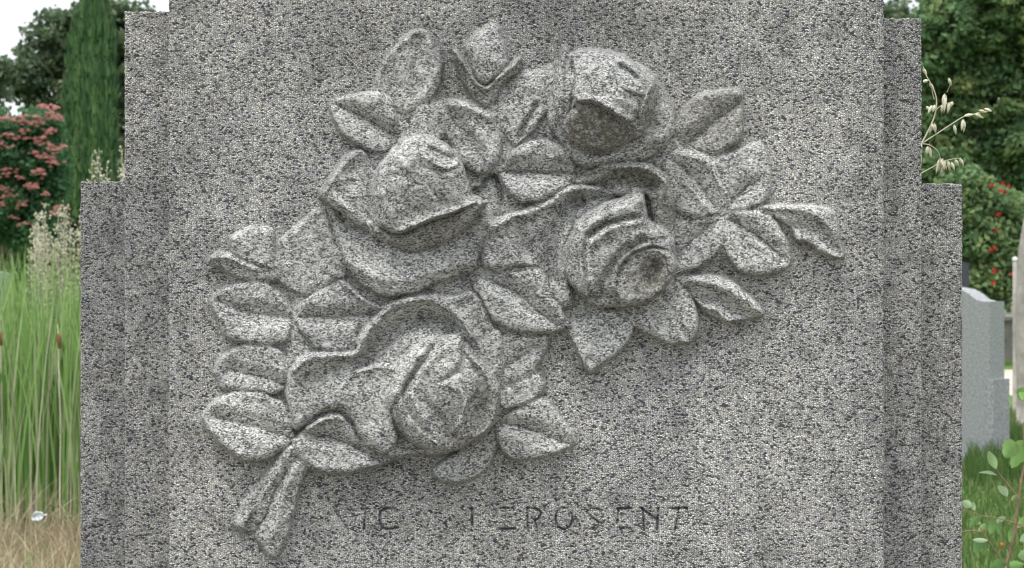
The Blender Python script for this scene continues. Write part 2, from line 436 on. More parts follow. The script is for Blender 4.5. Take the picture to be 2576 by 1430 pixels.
leaf([(510,1050),(543,1006),(590,985),(650,984),(702,1005),(728,1040),(738,1075),(742,1106),(700,1138),(660,1157),(610,1157),(560,1127),(528,1090)],
     [(548,1052),(610,1066),(660,1080),(735,1104)], base=11, bulge=22, w=24, g=12, wm=34, tilt=(0, 0.05))
# ---- upper right rose
r2o = part('rose')
pe = lambda r: part('petal', r)
a = pe(r2o)
P(a, [(1372,215),(1392,178),(1415,150),(1600,160),(1655,205),(1690,262),(1698,318),(1680,365),(1640,395),(1600,412),(1540,420),(1480,425),(1440,405),(1405,350),(1380,310)],
  base=24, bulge=22, w=26, tilt=(0, 0.05), strokes=[([(1480,405),(1560,396),(1650,350)], 8, 14), ([(1675,270),(1680,320),(1660,350)], 6, 8)])
P(r2o, [(1414,168),(1440,132),(1500,124),(1550,134),(1590,156),(1625,192),(1645,215),(1648,250),(1622,322),(1580,352),(1550,372),(1500,387),(1458,377),(1425,345),(1402,300),(1396,240)],
  base=40, bulge=42, w=60, dome=(1530,245,90,80,36,0), tilt=(0, 0.0),
  strokes=[([(1440,250),(1480,252),(1520,264),(1565,298),(1612,336)], 15, 13), ([(1500,330),(1540,345)], -8, 30),
           ([(1562,166),(1585,182),(1602,198)], -13, 9), (ring(1583,180,40,22,38,0,150), 6, 6), ([(1530,200),(1560,240),(1610,250)], -5, 8)])
b_ = pe(r2o)
P(b_, [(1392,215),(1402,160),(1414,122),(1424,118),(1438,142),(1448,190),(1442,250),(1430,300),(1420,335),(1400,300),(1390,255)], base=50, bulge=16, w=14, tilt=(0.22, 0.05), strokes=[([(1420,125),(1412,200),(1410,290)], 6, 8)])
e_ = pe(r2o)
P(e_, [(1442,200),(1458,146),(1500,128),(1535,150),(1560,215),(1602,262),(1592,308),(1545,284),(1500,258),(1450,256)], base=3, bulge=6, w=9, mode='add')
e_ = pe(r2o)
P(e_, [(1540,152),(1590,158),(1622,190),(1640,226),(1606,240),(1566,222),(1544,192)], base=3, bulge=5, w=8, mode='add', strokes=[([(1562,172),(1585,186),(1606,204)], -9, 9)])
c_ = pe(r2o)
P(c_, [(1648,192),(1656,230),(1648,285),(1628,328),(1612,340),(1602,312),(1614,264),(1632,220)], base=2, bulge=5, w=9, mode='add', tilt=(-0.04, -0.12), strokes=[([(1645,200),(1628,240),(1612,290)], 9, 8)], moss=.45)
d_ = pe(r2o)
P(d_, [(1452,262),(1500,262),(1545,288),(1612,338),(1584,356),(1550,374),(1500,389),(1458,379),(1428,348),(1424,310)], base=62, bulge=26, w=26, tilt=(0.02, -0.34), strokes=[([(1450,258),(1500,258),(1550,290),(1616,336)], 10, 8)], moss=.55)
# ---- leaf under it
leaf([(1268,430),(1284,386),(1320,361),(1365,352),(1402,362),(1432,390),(1450,430),(1442,462),(1402,487),(1360,509),(1320,512),(1284,492),(1266,458)],
     [(1266,431),(1350,434),(1450,438)], base=26, bulge=24, w=22, g=22, wm=44, tilt=(0, 0.06))
# ---- left rose
r1 = part('rose')
a = pe(r1)
P(a, [(822,512),(852,524),(905,570),(1180,480),(1215,455),(1250,440),(1266,500),(1256,560),(1222,610),(1205,650),(1190,684),(1110,706),(1050,735),(1000,752),(950,740),(892,700),(858,645),(832,575)],
  base=12, bulge=30, w=44, tilt=(0.0, 0.22), strokes=[([(860,640),(930,692),(1010,705),(1090,682),(1195,655)], 6, 12), ([(1190,560),(1140,610),(1050,640)], -6, 20)])
b_ = pe(r1)
P(b_, [(802,490),(820,460),(850,420),(878,383),(908,377),(926,395),(940,425),(960,500),(975,565),(962,606),(915,580),(868,542),(820,510)],
  base=34, bulge=20, w=18, tilt=(-0.12, 0.04), strokes=[([(812,486),(850,430),(895,386)], 9, 12), ([(925,400),(938,470),(950,560)], -14, 16), ([(840,500),(890,540),(950,590)], 8, 14)])
P(r1, [(942,432),(975,390),(1005,357),(1040,342),(1085,345),(1130,367),(1160,408),(1180,455),(1188,490),(1214,508),(1206,536),(1162,582),(1102,622),(1045,634),(995,622),(952,598),(938,560),(932,490)],
  base=38, bulge=44, w=62, dome=(1060,450,125,125,30,0), tilt=(0, -0.05),
  strokes=[([(1000,588),(1060,560),(1130,538),(1208,508)], 20, 13), ([(955,480),(975,540),(1010,575)], 6, 14), ([(1000,640),(1090,600),(1190,550)], -16, 20),
           ([(1088,378),(1112,392),(1138,400)], -13, 11), (ring(1110,392,44,26,25,-20,130), 8, 6), ([(1100,396),(1120,404)], -5, 5), ([(1045,350),(1050,400),(1085,430),(1150,425)], -5, 7)])
e_ = pe(r1)
P(e_, [(942,436),(975,392),(1005,360),(1040,344),(1056,372),(1060,420),(1080,478),(1112,532),(1060,560),(1000,582),(955,560),(938,500)], base=3, bulge=6, w=9, mode='add')
c_ = pe(r1)
P(c_, [(998,586),(1060,562),(1130,540),(1216,507),(1206,538),(1162,584),(1102,624),(1045,636),(995,624),(948,598),(930,560),(960,572)], base=44, bulge=30, w=22, tilt=(0, -0.32), strokes=[([(1000,582),(1060,558),(1130,538),(1212,507)], 8, 7)], moss=.2)
# ---- right rose
r4 = part('rose')
a = pe(r4)
P(a, [(1212,662),(1222,600),(1240,560),(1290,531),(1345,512),(1400,487),(1440,464),(1500,466),(1548,488),(1490,528),(1446,568),(1430,620),(1430,700),(1446,768),(1400,775),(1372,722),(1350,684),(1290,680),(1250,684)],
  base=22, bulge=24, w=24, tilt=(-0.03, 0.0), strokes=[([(1230,575),(1290,545),(1350,525),(1440,474),(1500,476)], 14, 15), ([(1455,505),(1405,560),(1385,620),(1390,700)], -32, 28), ([(1440,510),(1480,505),(1520,495)], -20, 18), ([(1300,560),(1330,640)], -8, 18)])
b_ = pe(r4)
P(b_, [(1446,462),(1465,440),(1500,424),(1560,410),(1625,412),(1668,436),(1690,480),(1700,545),(1700,620),(1660,590),(1640,540),(1625,492),(1560,492),(1500,464)],
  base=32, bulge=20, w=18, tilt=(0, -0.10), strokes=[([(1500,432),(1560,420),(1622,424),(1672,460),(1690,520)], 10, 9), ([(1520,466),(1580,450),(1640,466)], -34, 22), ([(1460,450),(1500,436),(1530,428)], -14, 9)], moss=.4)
P(r4, [(1424,640),(1434,592),(1456,552),(1492,526),(1545,500),(1612,486),(1626,520),(1632,552),(1665,572),(1694,606),(1696,650),(1684,702),(1652,744),(1604,768),(1550,773),(1492,768),(1446,732),(1424,690)],
  base=40, bulge=36, w=46, dome=(1575,620,100,100,26,0), tilt=(0.03, 0.0),
  strokes=[([(1478,592),(1519,563),(1606,545)], -18, 8), ([(1470,580),(1510,545),(1570,520),(1615,505)], 6, 12), ([(1490,610),(1540,575),(1610,560)], 10, 13),
           ([(1620,600),(1583,621),(1542,655),(1505,725)], -17, 10), ([(1612,488),(1618,545)], -6, 6), ([(1480,600),(1470,660),(1490,720)], 6, 14), ([(1500,750),(1560,745)], -14, 16)])
e_ = pe(r4)
P(e_, [(1428,640),(1434,600),(1456,552),(1492,526),(1545,500),(1612,487),(1622,536),(1606,547),(1519,565),(1480,594),(1466,640),(1470,700),(1482,752),(1446,730),(1426,690)], base=4, bulge=7, w=8, mode='add')
e_ = pe(r4)
P(e_, [(1606,556),(1655,572),(1680,598),(1620,602),(1585,624),(1544,658),(1510,722),(1490,735),(1474,690),(1476,640),(1490,604),(1525,572)], base=2, bulge=6, w=8, mode='add')
c_ = pe(r4)
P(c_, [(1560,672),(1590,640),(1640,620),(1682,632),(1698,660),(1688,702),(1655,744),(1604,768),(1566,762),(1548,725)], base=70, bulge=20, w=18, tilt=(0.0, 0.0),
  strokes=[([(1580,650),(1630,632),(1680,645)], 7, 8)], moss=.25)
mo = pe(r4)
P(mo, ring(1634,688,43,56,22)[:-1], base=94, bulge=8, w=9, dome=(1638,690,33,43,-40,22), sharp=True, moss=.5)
# ---- leaves between the roses
leaf([(1190,715),(1236,692),(1290,673),(1340,669),(1372,690),(1394,742),(1424,796),(1438,826),(1372,838),(1310,838),(1268,824),(1230,800),(1200,765)],
     [(1240,704),(1300,740),(1355,785),(1415,822)], base=22, bulge=22, w=20, g=16, wm=36, tilt=(0, 0.03))
leaf([(1272,838),(1372,843),(1378,872),(1352,930),(1372,972),(1332,1012),(1270,1034),(1250,1040),(1224,935),(1258,880)],
     [(1352,872),(1300,905),(1232,950)], base=12, bulge=17, w=16, g=10, wm=26, tilt=(0, 0.03), strokes=[([(1350,940),(1300,960),(1245,990)], -6, 10)])
leaf([(1246,1062),(1290,1032),(1340,1005),(1372,998),(1402,1033),(1438,1085),(1444,1122),(1400,1142),(1340,1157),(1290,1157),(1258,1132),(1246,1095)],
     [(1252,1062),(1320,1078),(1380,1098),(1438,1120)], base=8, bulge=19, w=18, g=13, wm=34, tilt=(0, 0.02))
leaf([(1092,1202),(1088,1178),(1130,1148),(1200,1108),(1242,1090),(1248,1130),(1226,1178),(1180,1207),(1135,1217)], None, base=8, bulge=14, w=18, tilt=(0, 0.12))
# ---- lower rose
r3 = part('rose')
a = pe(r3)
P(a, [(722,968),(732,922),(768,890),(850,883),(893,877),(900,850),(930,806),(968,765),(1000,744),(1070,734),(1140,742),(1180,726),(1215,760),(1240,820),(1262,840),(1268,900),(1258,990),(1240,1070),
      (1200,1110),(1120,1142),(1040,1146),(985,1158),(940,1142),(905,1102),(880,1050),(850,1034),(800,1042),(745,1085),(722,1020)],
  base=22, bulge=26, w=24, tilt=(0, 0.0),
  strokes=[([(740,930),(780,900),(850,895),(900,885),(925,835),(970,785),(1020,758),(1090,760),(1150,795),(1190,850)], 16, 13),
           ([(920,905),(970,850),(1050,808),(1130,820)], -38, 30), ([(780,960),(850,930),(900,910)], -16, 24), ([(950,1000),(970,1080),(1050,1130)], -24, 28),
           ([(1200,770),(1235,860),(1240,930)], 4, 16), ([(1080,750),(1140,752),(1180,740)], 8, 10)])
b_ = pe(r3)
P(b_, [(850,986),(872,946),(915,922),(965,914),(1002,930),(988,1050),(1000,1110),(962,1142),(920,1098),(888,1046)], base=44, bulge=9, w=26, mode='max', tilt=(0.09, 0.0), strokes=[([(858,976),(885,942),(925,928),(970,922)], 6, 9), ([(925,950),(915,1000),(930,1060)], -5, 14)])
P(r3, [(972,1000),(985,955),(1002,910),(1042,870),(1092,850),(1164,842),(1180,880),(1222,920),(1248,962),(1254,1005),(1242,1055),(1212,1095),(1150,1132),(1090,1134),(1022,1104),(985,1045)],
  base=40, bulge=38, w=54, dome=(1120,980,100,100,28,0), tilt=(0.0, 0.02),
  strokes=[([(1100,862),(1051,922),(1012,988),(984,1049)], -15, 9), ([(1120,870),(1072,925),(1040,990),(1045,1040)], 8, 12), ([(1035,1000),(1062,1050),(1106,1128)], 11, 12), ([(1075,1010),(1110,1060),(1130,1110)], -7, 12),
           ([(1168,856),(1158,925),(1114,960)], -13, 9), ([(1172,905),(1213,930),(1246,972)], 9, 9), ([(1114,962),(1160,990),(1180,1050)], 5, 12), ([(1120,880),(1150,870)], 5, 14)])
e_ = pe(r3)
P(e_, [(1090,850),(1040,872),(1000,912),(984,960),(972,1005),(985,1045),(1022,1104),(1090,1134),(1108,1128),(1066,1085),(1028,1045),(1010,1000),(1032,945),(1078,893),(1122,862)], base=5, bulge=6, w=8, mode='add')
c_ = pe(r3)
P(c_, [(1168,900),(1213,927),(1248,960),(1254,1005),(1240,1060),(1210,1095),(1150,1132),(1118,1120),(1150,1060),(1172,1000),(1166,950)], base=4, bulge=5, w=7, mode='add')
P(c_, [(1168,880),(1222,918),(1250,962),(1256,1005),(1244,1056),(1214,1096),(1180,1100),(1166,1060),(1180,1010),(1205,970),(1195,930)], base=78, bulge=10, w=12, tilt=(-0.08, 0), dome=(1212,1038,20,48,-22,12), strokes=[([(1175,890),(1215,930),(1240,980)], 7, 8)], moss=.25)
# ---- leaves in front, lower left
leaf([(744,800),(764,760),(800,735),(850,702),(880,714),(920,752),(966,772),(934,792),(905,806),(893,876),(840,887),(800,880),(768,852),(748,818)],
     [(752,797),(830,799),(925,793)], base=16, bulge=19, w=18, g=14, wm=34, strokes=[([(860,712),(915,756),(960,774)], 10, 8)], tilt=(0, 0.03))
leaf([(738,1110),(770,1075),(810,1046),(850,1038),(872,1050),(886,1075),(908,1110),(950,1140),(985,1158),(930,1180),(860,1192),(800,1187),(758,1162),(742,1135)],
     [(790,1096),(860,1112),(960,1156)], base=16, bulge=20, w=18, g=16, wm=34, strokes=[([(772,1082),(812,1056),(862,1054)], 13, 11)])

# soft joints, worn stone
HS = gauss(H, 0.8)*1.13
PASTE = np.clip(gauss(PASTE, 4.0)*1.15-.05, 0, 1); OLIVE = gauss(OLIVE, 6.0)
HS += 1.6*lattice(H.shape, 9, 1)*np.clip(PASTE, 0, 1) + 1.0*lattice(H.shape, 4, 2) + 1.2*lattice(H.shape, 60, 3) + 0.9*lattice(H.shape, 2.2, 4)

# small stains of their own: dark specks and ochre lichen
for k in range(70):
    cx, cy = random.uniform(540, 1950), random.uniform(80, 1350); r = random.uniform(2.5, 6)
    i, j = int((cx-X0)/G), int((cy-Y0)/G); q = 6; sl = (slice(j-q, j+q), slice(i-q, i+q))
    DIRT[sl] = np.maximum(DIRT[sl], 0.8*np.exp(-(((GX[sl]-cx)**2+(GY[sl]-cy)**2)/(r*r))))
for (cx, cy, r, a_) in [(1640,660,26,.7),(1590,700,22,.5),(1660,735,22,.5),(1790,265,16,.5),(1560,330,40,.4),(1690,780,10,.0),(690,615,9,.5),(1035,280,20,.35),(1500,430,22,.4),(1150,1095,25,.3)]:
    OLIVE = np.maximum(OLIVE, a_*np.exp(-(((GX-cx)**2+(GY-cy)**2)/(r*r))))

TONE = 0.10*lattice(H.shape, 70, 21)+0.06*lattice(H.shape, 30, 22)
for (cx, cy, rx, ry, a_) in [(1720,1060,330,260,.20),(1300,1400,600,120,.06),(620,480,130,260,.10),(2000,420,150,250,.06),(1480,60,330,90,-.16),(880,130,150,110,-.14),(470,300,60,700,-.08),(2195,700,45,800,-.10),(700,1330,170,90,-.06),
                             (1100,500,120,90,-.10),(1520,310,110,90,-.12),(930,310,70,60,-.12),(620,1060,120,70,.10),(620,780,110,60,.08),(1350,80,120,60,-.05)]:
    TONE += a_*np.exp(-(((GX-cx)/rx)**2+((GY-cy)/ry)**2))
# ---- worn engraved lettering
def stroke(pid, pts, depth, wd, worn=0.45):
    pl = np.array(pts, float); x0, y0 = pl.min(0)-10; x1, y1 = pl.max(0)+10
    i0, i1 = int((x0-X0)/G), int((x1-X0)/G)+2; j0, j1 = int((y0-Y0)/G), int((y1-Y0)/G)+2
    sl = (slice(j0, j1), slice(i0, i1)); d = seg_dist(GX[sl], GY[sl], pl, False)
    k = np.exp(-(d/wd)**2) * np.clip(0.8 + WEAR[sl]*1.2, 0.45, 1)
    HS[sl] -= depth*1.3*k; DIRT[sl] = np.maximum(DIRT[sl], np.clip(k*1.5*min(1, .35+depth*.2), 0, 1))
    ID[sl] = np.where(d < 4.0, pid, ID[sl])
WEAR = lattice(H.shape, 5, 9) + 0.5*lattice(H.shape, 13, 10)
T, B = 1279, 1331
def letter(strokes):
    pid = part('engraved_letter')
    for s in strokes:
        dep = 4.0; q = s
        if isinstance(s, tuple): q, dep = s
        stroke(pid, q, dep, 2.9)
letter([[(920, T), (916, B)], ([(910, T), (926, T+1)], 3)])
letter([[(1001, T+6), (990, T+1), (972, T), (957, T+8), (955, B-18), (961, B-4), (978, B+1), (1001, B-3)]])
letter([[(1187, T+4), (1188, B-10)], ([(1180, T), (1196, T)], 2)])
letter([([(1258, T), (1290, T)], 2.5), ([(1272, T), (1270, B)], 1.2), ([(1262, T+24), (1288, T+22)], 1.8), ([(1252, B+1), (1296, B-1)], 5.5)])
letter([([(1326, T), (1328, B)], 2.6), [(1328, T), (1350, T+1), (1361, T+12), (1356, T+26), (1345, T+30)], ([(1345, T+30), (1350, B-4)], 2.5)])
letter([ring(1419, 1305, 21, 27, 0)])
letter([[(1513, T+8), (1506, T+2), (1485, T), (1476, T+10)], ([(1476, T+10), (1490, T+24), (1506, T+34), (1504, B-2), (1482, B)], 2.4)])
letter([[(1552, T+2), (1588, T)], ([(1556, T+2), (1552, B-14)], 3.4), ([(1560, B), (1582, B-2)], 3.4)])
letter([[(1617, T), (1620, B+3)], [(1613, T), (1652, T+28)], [(1656, T), (1653, B+2)]])
letter([([(1681, T+1), (1728, T)], 6), [(1708, T), (1698, B+2)], ([(1728, T), (1730, T+10)], 4)])

def block(x0, x1, ztop, yf, yb, hmap=None, gxv=None, gyv=None, step=3.0, seed=5, rows=(1482,)):
    """A stone block with a fine front, rounded worn arrises and plain returns; x0,x1 and the top in view units at the slab plane."""
    if gxv is None:
        gxv = np.arange(x0, x1+0.1, step); gxv[-1] = x1; gyv = np.arange(ztop, rows[0]+0.1, step)
        hmap = 0.9*lattice((len(gyv), len(gxv)), 4, seed)+1.0*lattice((len(gyv), len(gxv)), 1.7, seed+1)
    return gxv, gyv, hmap

def assemble(gxv, gyv, h, yf, yb, attrs, seed, scale=U, corr=False):
    """Pads the front grid with rounded edges, side, top and bottom returns; positions in metres."""
    ny, nx = h.shape
    X = np.tile(((gxv-1288)*scale), (ny, 1)); Z = np.tile((CAMZ-(gyv-715)*scale)[:, None], (1, nx)); Yd = yf - h*scale
    r = 3.2*scale                                   # rounded arris
    def rnd(v): return r*(1-np.sqrt(np.clip(1-(1-np.clip(v/r, 0, 1))**2, 0, 1)))
    dx = np.minimum(X-X[:, :1], X[:, -1:]-X); dz = Z[:1]-Z
    Yd = Yd + rnd(dx) + rnd(dz)
    kk = (1.84+Yd-Yd.max()*0-yf*0)/1.84 if corr else 1.0
    if corr: X = X*kk; Z = CAMZ+(Z-CAMZ)*kk
    jl = 2.2*scale*(lattice((ny, 1), 3, seed)+0.8*lattice((ny, 1), 1.4, seed+1)); jr = 2.2*scale*(lattice((ny, 1), 3, seed+2)+0.8*lattice((ny, 1), 1.4, seed+3))
    jt = 2.8*scale*(lattice((1, nx), 3, seed+4)+0.8*lattice((1, nx), 1.4, seed+5))
    wl = np.clip(1-(X-X[:, :1])/(6*r/5), 0, 1); wr = np.clip(1-(X[:, -1:]-X)/(6*r/5), 0, 1); wt = np.clip(1-dz/(6*r/5), 0, 1)
    X = X + jl*wl + jr*wr; Z = Z + jt*wt
    ats = {k: v for k, v in attrs.items()}
    # side columns
    ys = [yf+0.006, yf+0.02, yb]
    L = len(ys)
    X = np.hstack([np.repeat(X[:, :1], L, 1), X, np.repeat(X[:, -1:], L, 1)])
    Z = np.hstack([np.repeat(Z[:, :1], L, 1), Z, np.repeat(Z[:, -1:], L, 1)])
    side = np.tile(np.array(ys[::-1]), (ny, 1)); Yd = np.hstack([side, Yd, side[:, ::-1]])
    for k in ats: ats[k] = np.pad(ats[k], ((0, 0), (L, L)), mode='edge')
    # top rows
    def toprow(y): return X[0], np.maximum(Yd[0], y), Z[0]
    tops = [toprow(y) for y in ys[::-1]]
    X = np.vstack([t[0] for t in tops]+[X]); Yd = np.vstack([t[1] for t in tops]+[Yd]); Z = np.vstack([t[2] for t in tops]+[Z])
    # down to the ground
    X = np.vstack([X, X[-1]]); Yd = np.vstack([Yd, Yd[-1]]); Z = np.vstack([Z, np.full(X.shape[1], 0.0)])
    for k in ats: ats[k] = np.pad(ats[k], ((L, 1), (0, 0)), mode='edge')
    return X, Yd, Z, ats, L

stone = empty('gravestone', (0, 0, 0))
tag(stone, 'tall grey exposed-aggregate gravestone with stepped sides, carved with roses and leaves', 'gravestone')

def grid_faces(ny, nx):
    idx = np.arange(ny*nx).reshape(ny, nx)
    return np.stack([idx[:-1, :-1], idx[1:, :-1], idx[1:, 1:], idx[:-1, 1:]], -1)

Xs, Ys, Zs, AT, L = assemble(gx, gy, HS, 0.0, 0.2, {'paste': PASTE, 'moss': OLIVE, 'dirt': DIRT, 'tone': TONE}, 31, corr=True)
IDp = np.pad(ID, ((L, 1), (L, L)), constant_values=0)
ny, nx = Xs.shape
# vertex normals over the whole surface, so the joints between carved pieces do not show
def vnormals(X, Y, Z):
    Pm = np.stack([X, Y, Z], -1); du = np.gradient(Pm, axis=1); dv = np.gradient(Pm, axis=0)
    n = np.cross(dv, du); n /= (np.linalg.norm(n, axis=-1, keepdims=True)+1e-12); return n
VN = vnormals(Xs, Ys, Zs)
if VN[ny//2, nx//2, 1] > 0: VN = -VN
FQ = grid_faces(ny, nx); FID = IDp[:-1, :-1]
Vall = np.stack([Xs, Ys, Zs], -1).reshape(-1, 3); Nall = VN.reshape(-1, 3)
made = {}
for pid, (nm, par) in enumerate(PARTS):
    q = FQ[FID == pid]
    if len(q) == 0: continue
    u, inv = np.unique(q.ravel(), return_inverse=True)
    me = fast_mesh(nm, Vall[u], inv.reshape(-1, 4), {k: v.reshape(-1)[u] for k, v in AT.items()}, True, Nall[u])
    made[pid] = link(nm, me, STONE)
for pid, o in made.items():
    par = PARTS[pid][1]
    o.parent = made[par] if (par is not None and par in made) else stone
# back of the slab
def closing(name, x0, x1, ztop, yb, parent):
    a = np.array([((x0-1288)*U, yb, 0), ((x1-1288)*U, yb, 0), ((x1-1288)*U, yb, CAMZ-(ztop-715)*U), ((x0-1288)*U, yb, CAMZ-(ztop-715)*U)])
    me = fast_mesh(name, a, np.array([[0, 1, 2, 3]])); return link(name, me, STONE, parent)

def wing(px0, px1, ptop, yf, yb, seed, soot=0.12):
    # pixel numbers as seen: convert from the depth of the wing's own face to slab units
    k = (1.84+yf)/1.84
    x0, x1, t = 1288+(px0-1288)*k, 1288+(px1-1288)*k, 715+(ptop-715)*k
    gxv = np.linspace(x0, x1, int((x1-x0)/2.5)); gyv = np.arange(t, 1530, 2.5)
    h = 0.9*lattice((len(gyv), len(gxv)), 4, seed)+1.1*lattice((len(gyv), len(gxv)), 1.7, seed+1)
    z = np.zeros_like(h)
    X, Y, Z, A, L_ = assemble(gxv, gyv, h, yf, yb, {'paste': z+0.0, 'moss': z, 'dirt': np.clip(z+soot*.7+.22*lattice(z.shape, 14, seed+9)+.12*lattice(z.shape, 60, seed+8), 0, 1)}, seed+3)
    n1, n2 = X.shape; nn = vnormals(X, Y, Z)
    if nn[n1//2, n2//2, 1] > 0: nn = -nn
    q = grid_faces(n1, n2).reshape(-1, 4)
    V = np.stack([X, Y, Z], -1).reshape(-1, 3)
    me = fast_mesh('side_pilaster', V, q, {k_: v.reshape(-1) for k_, v in A.items()}, True)
    o = link('side_pilaster', me, STONE, stone)
    return o
S1, S2 = 0.06, 0.12
wing(313, 470, 29, S1, S1+0.075, 50)
wing(2180, 2319, 46, S1, S1+0.075, 60)
wing(202, 360, 457, S2, S2+0.045, 70, .22)
wing(2280, 2421, 462, S2, S2+0.045, 80, .13)
mb = MB()
def box(mb, x0, x1, y0, y1, z0, z1, t=0.5):
    p = [(x0,y0,z0),(x1,y0,z0),(x1,y1,z0),(x0,y1,z0),(x0,y0,z1),(x1,y0,z1),(x1,y1,z1),(x0,y1,z1)]
    for f in ((0,1,2,3),(4,5,6,7),(0,1,5,4),(1,2,6,5),(2,3,7,6),(3,0,4,7)):
        mb.quad(*[p[i] for i in f], t=t)
box(mb, (425-1288)*U+.002, (2223-1288)*U-.002, .195, .199, 0, CAMZ+885*U-.002)
mb.build('back_face', STONE, stone, False)
mb = MB(); box(mb, -0.62, 0.65, -0.10, 0.22, 0.0, 0.16); mb.build('plinth', STONE, stone, False)

# ------------------------------------------------------------------ ground
def ground():
    m, n, b = new_mat('grass_ground')
    tc = N(n, 'ShaderNodeTexCoord'); a = N(n, 'ShaderNodeTexNoise', Scale=0.9, Detail=6.0, Roughness=0.7); c = N(n, 'ShaderNodeTexNoise', Scale=30.0, Detail=6.0, Roughness=0.7)
    n.links.new(tc.outputs['Object'], a.inputs['Vector']); n.links.new(tc.outputs['Object'], c.inputs['Vector'])
    c1 = ramp(n, a.outputs['Fac'], [(0.35, (0.06, 0.12, 0.025)), (0.6, (0.11, 0.18, 0.045)), (0.75, (0.2, 0.21, 0.09))])
    c2 = ramp(n, c.outputs['Fac'], [(0.3, 0.55), (0.7, 1.3)])
    n.links.new(mixc(n, 1.0, c1, c2, 'MULTIPLY'), b.inputs['Base Color']); b.inputs['Roughness'].default_value = 1
    b.inputs['Specular IOR Level'].default_value = 0.1
    s = 40; R = 700
    xs = np.concatenate([[-R, -200, -60], np.linspace(-30, 30, s), [60, 200, R]]); ys = np.concatenate([[-200, -60], np.linspace(-25, 60, s), [120, 300, 1200]])
    X, Y = np.meshgrid(xs, ys); Z = np.where((np.abs(X) < 40) & (Y > 4) & (Y < 70), 0.0, 0)*X
    V = np.stack([X, Y, Z], -1).reshape(-1, 3)
    me = fast_mesh('ground', V, grid_faces(len(ys), len(xs)).reshape(-1, 4)[:, ::-1])
    tag(link('ground', me, m), kind='structure')
ground()
PATH = simple_mat('gravel_path', (0.3, 0.27, 0.22), (0.45, 0.42, 0.35), 6, 0.95)
mb = MB(); mb.quad((2, CAMY+17.4, .004), (26, CAMY+17.9, .004), (26, CAMY+23.6, .004), (2, CAMY+22.4, .004)); tag(mb.build('path', PATH), kind='structure')

mb = MB(); mb.quad((-6, -9, .004), (6, -9, .004), (6, 1.2, .004), (-6, 1.2, .004)); tag(mb.build('added_bounce_ground', simple_mat('brown_bounce_ground', (0.08, 0.072, 0.06), (0.20, 0.18, 0.15), 60, 0.95)), kind='structure')  # added out of view: brown ground that tones the bounce light on the stone
# ------------------------------------------------------------------ vegetation
def leaves_mesh(name, centres, per, spread, size, mat, parent=None, up=0.25, aspect=1.5, flat=1.0, tint=(0, 1), seed=0, droop=0.0):
    """Clumps of small folded leaf faces round each centre."""
    g = np.random.default_rng(seed); C = np.asarray(centres, float); n = len(C)*per
    ci = np.repeat(np.arange(len(C)), per)
    off = g.normal(0, 1, (n, 3)); off /= (np.linalg.norm(off, axis=1, keepdims=True)+1e-9); off *= (g.random((n, 1))**0.45)
    off *= np.array([spread, spread, spread*flat]) if np.isscalar(spread) else np.array(spread)
    c = C[ci]+off
    a = g.normal(0, 1, (n, 3)); a[:, 2] -= droop; a /= np.linalg.norm(a, axis=1, keepdims=True)
    nr = g.normal(0, 1, (n, 3)); nr[:, 2] += up*4; b = np.cross(nr, a); b /= (np.linalg.norm(b, axis=1, keepdims=True)+1e-9)
    s = size*(0.6+0.8*g.random((n, 1))); l = s*aspect
    nn = np.cross(a, b)
    p0 = c-a*l*0.5; p1 = c+b*s*0.5-nn*s*0.12; p2 = c+a*l*0.5; p3 = c-b*s*0.5-nn*s*0.12
    V = np.stack([p0, p1, p2, p3], 1).reshape(-1, 3); Q = np.arange(len(V)).reshape(-1, 4)
    ct = g.random(len(C))[ci]*0.6 + g.random(n)*0.4
    t = np.repeat(tint[0]+(tint[1]-tint[0])*ct, 4)
    me = fast_mesh(name, V, Q, {'tint': t}, False)
    return link(name, me, mat, parent)

def shell(cx, cy, cz, rx, ry, rz, n, seed, inner=0.35):
    g = np.random.default_rng(seed); v = g.normal(0, 1, (n, 3)); v /= np.linalg.norm(v, axis=1, keepdims=True)
    r = inner+(1-inner)*g.random((n, 1))**0.6
    return np.array([cx, cy, cz])+v*r*np.array([rx, ry, rz])

BARK = simple_mat('bark', (0.08, 0.065, 0.05), (0.2, 0.17, 0.14), 9, 0.95, bump=0.6, bdist=0.02)
PALEBARK = simple_mat('pale_bark', (0.2, 0.18, 0.16), (0.38, 0.35, 0.32), 7, 0.9, bump=0.5, bdist=0.01)
M_FAR = leaf_mat('far_tree_leaves', [(0, (0.07, 0.105, 0.065)), (0.5, (0.115, 0.165, 0.09)), (1, (0.19, 0.23, 0.13))], 0.4)
M_BIG = leaf_mat('broad_tree_leaves', [(0, (0.075, 0.15, 0.075)), (0.5, (0.15, 0.24, 0.105)), (0.8, (0.21, 0.275, 0.11)), (1, (0.30, 0.32, 0.14))], 0.4)
M_CYP = leaf_mat('cypress_leaves', [(0, (0.03, 0.07, 0.03)), (0.5, (0.075, 0.15, 0.055)), (1, (0.15, 0.23, 0.09))], 0.1)
M_SILK = leaf_mat('silk_tree_leaves', [(0, (0.05, 0.12, 0.06)), (0.5, (0.09, 0.19, 0.085)), (1, (0.15, 0.27, 0.12))], 0.4)
M_PINK = leaf_mat('pink_blossom', [(0, (0.46, 0.18, 0.18)), (1, (0.70, 0.38, 0.35))], 0.3)
M_RED = leaf_mat('red_blossom', [(0, (0.30, 0.02, 0.015)), (1, (0.5, 0.06, 0.03))], 0.1)
M_REED = leaf_mat('reed_leaves', [(0, (0.08, 0.16, 0.035)), (0.4, (0.18, 0.31, 0.085)), (0.75, (0.26, 0.38, 0.13)), (1, (0.45, 0.48, 0.29))], 0.35)
M_DRY = leaf_mat('dry_stalks', [(0, (0.28, 0.24, 0.18)), (0.5, (0.50, 0.45, 0.36)), (1, (0.70, 0.66, 0.56))], 0.2)
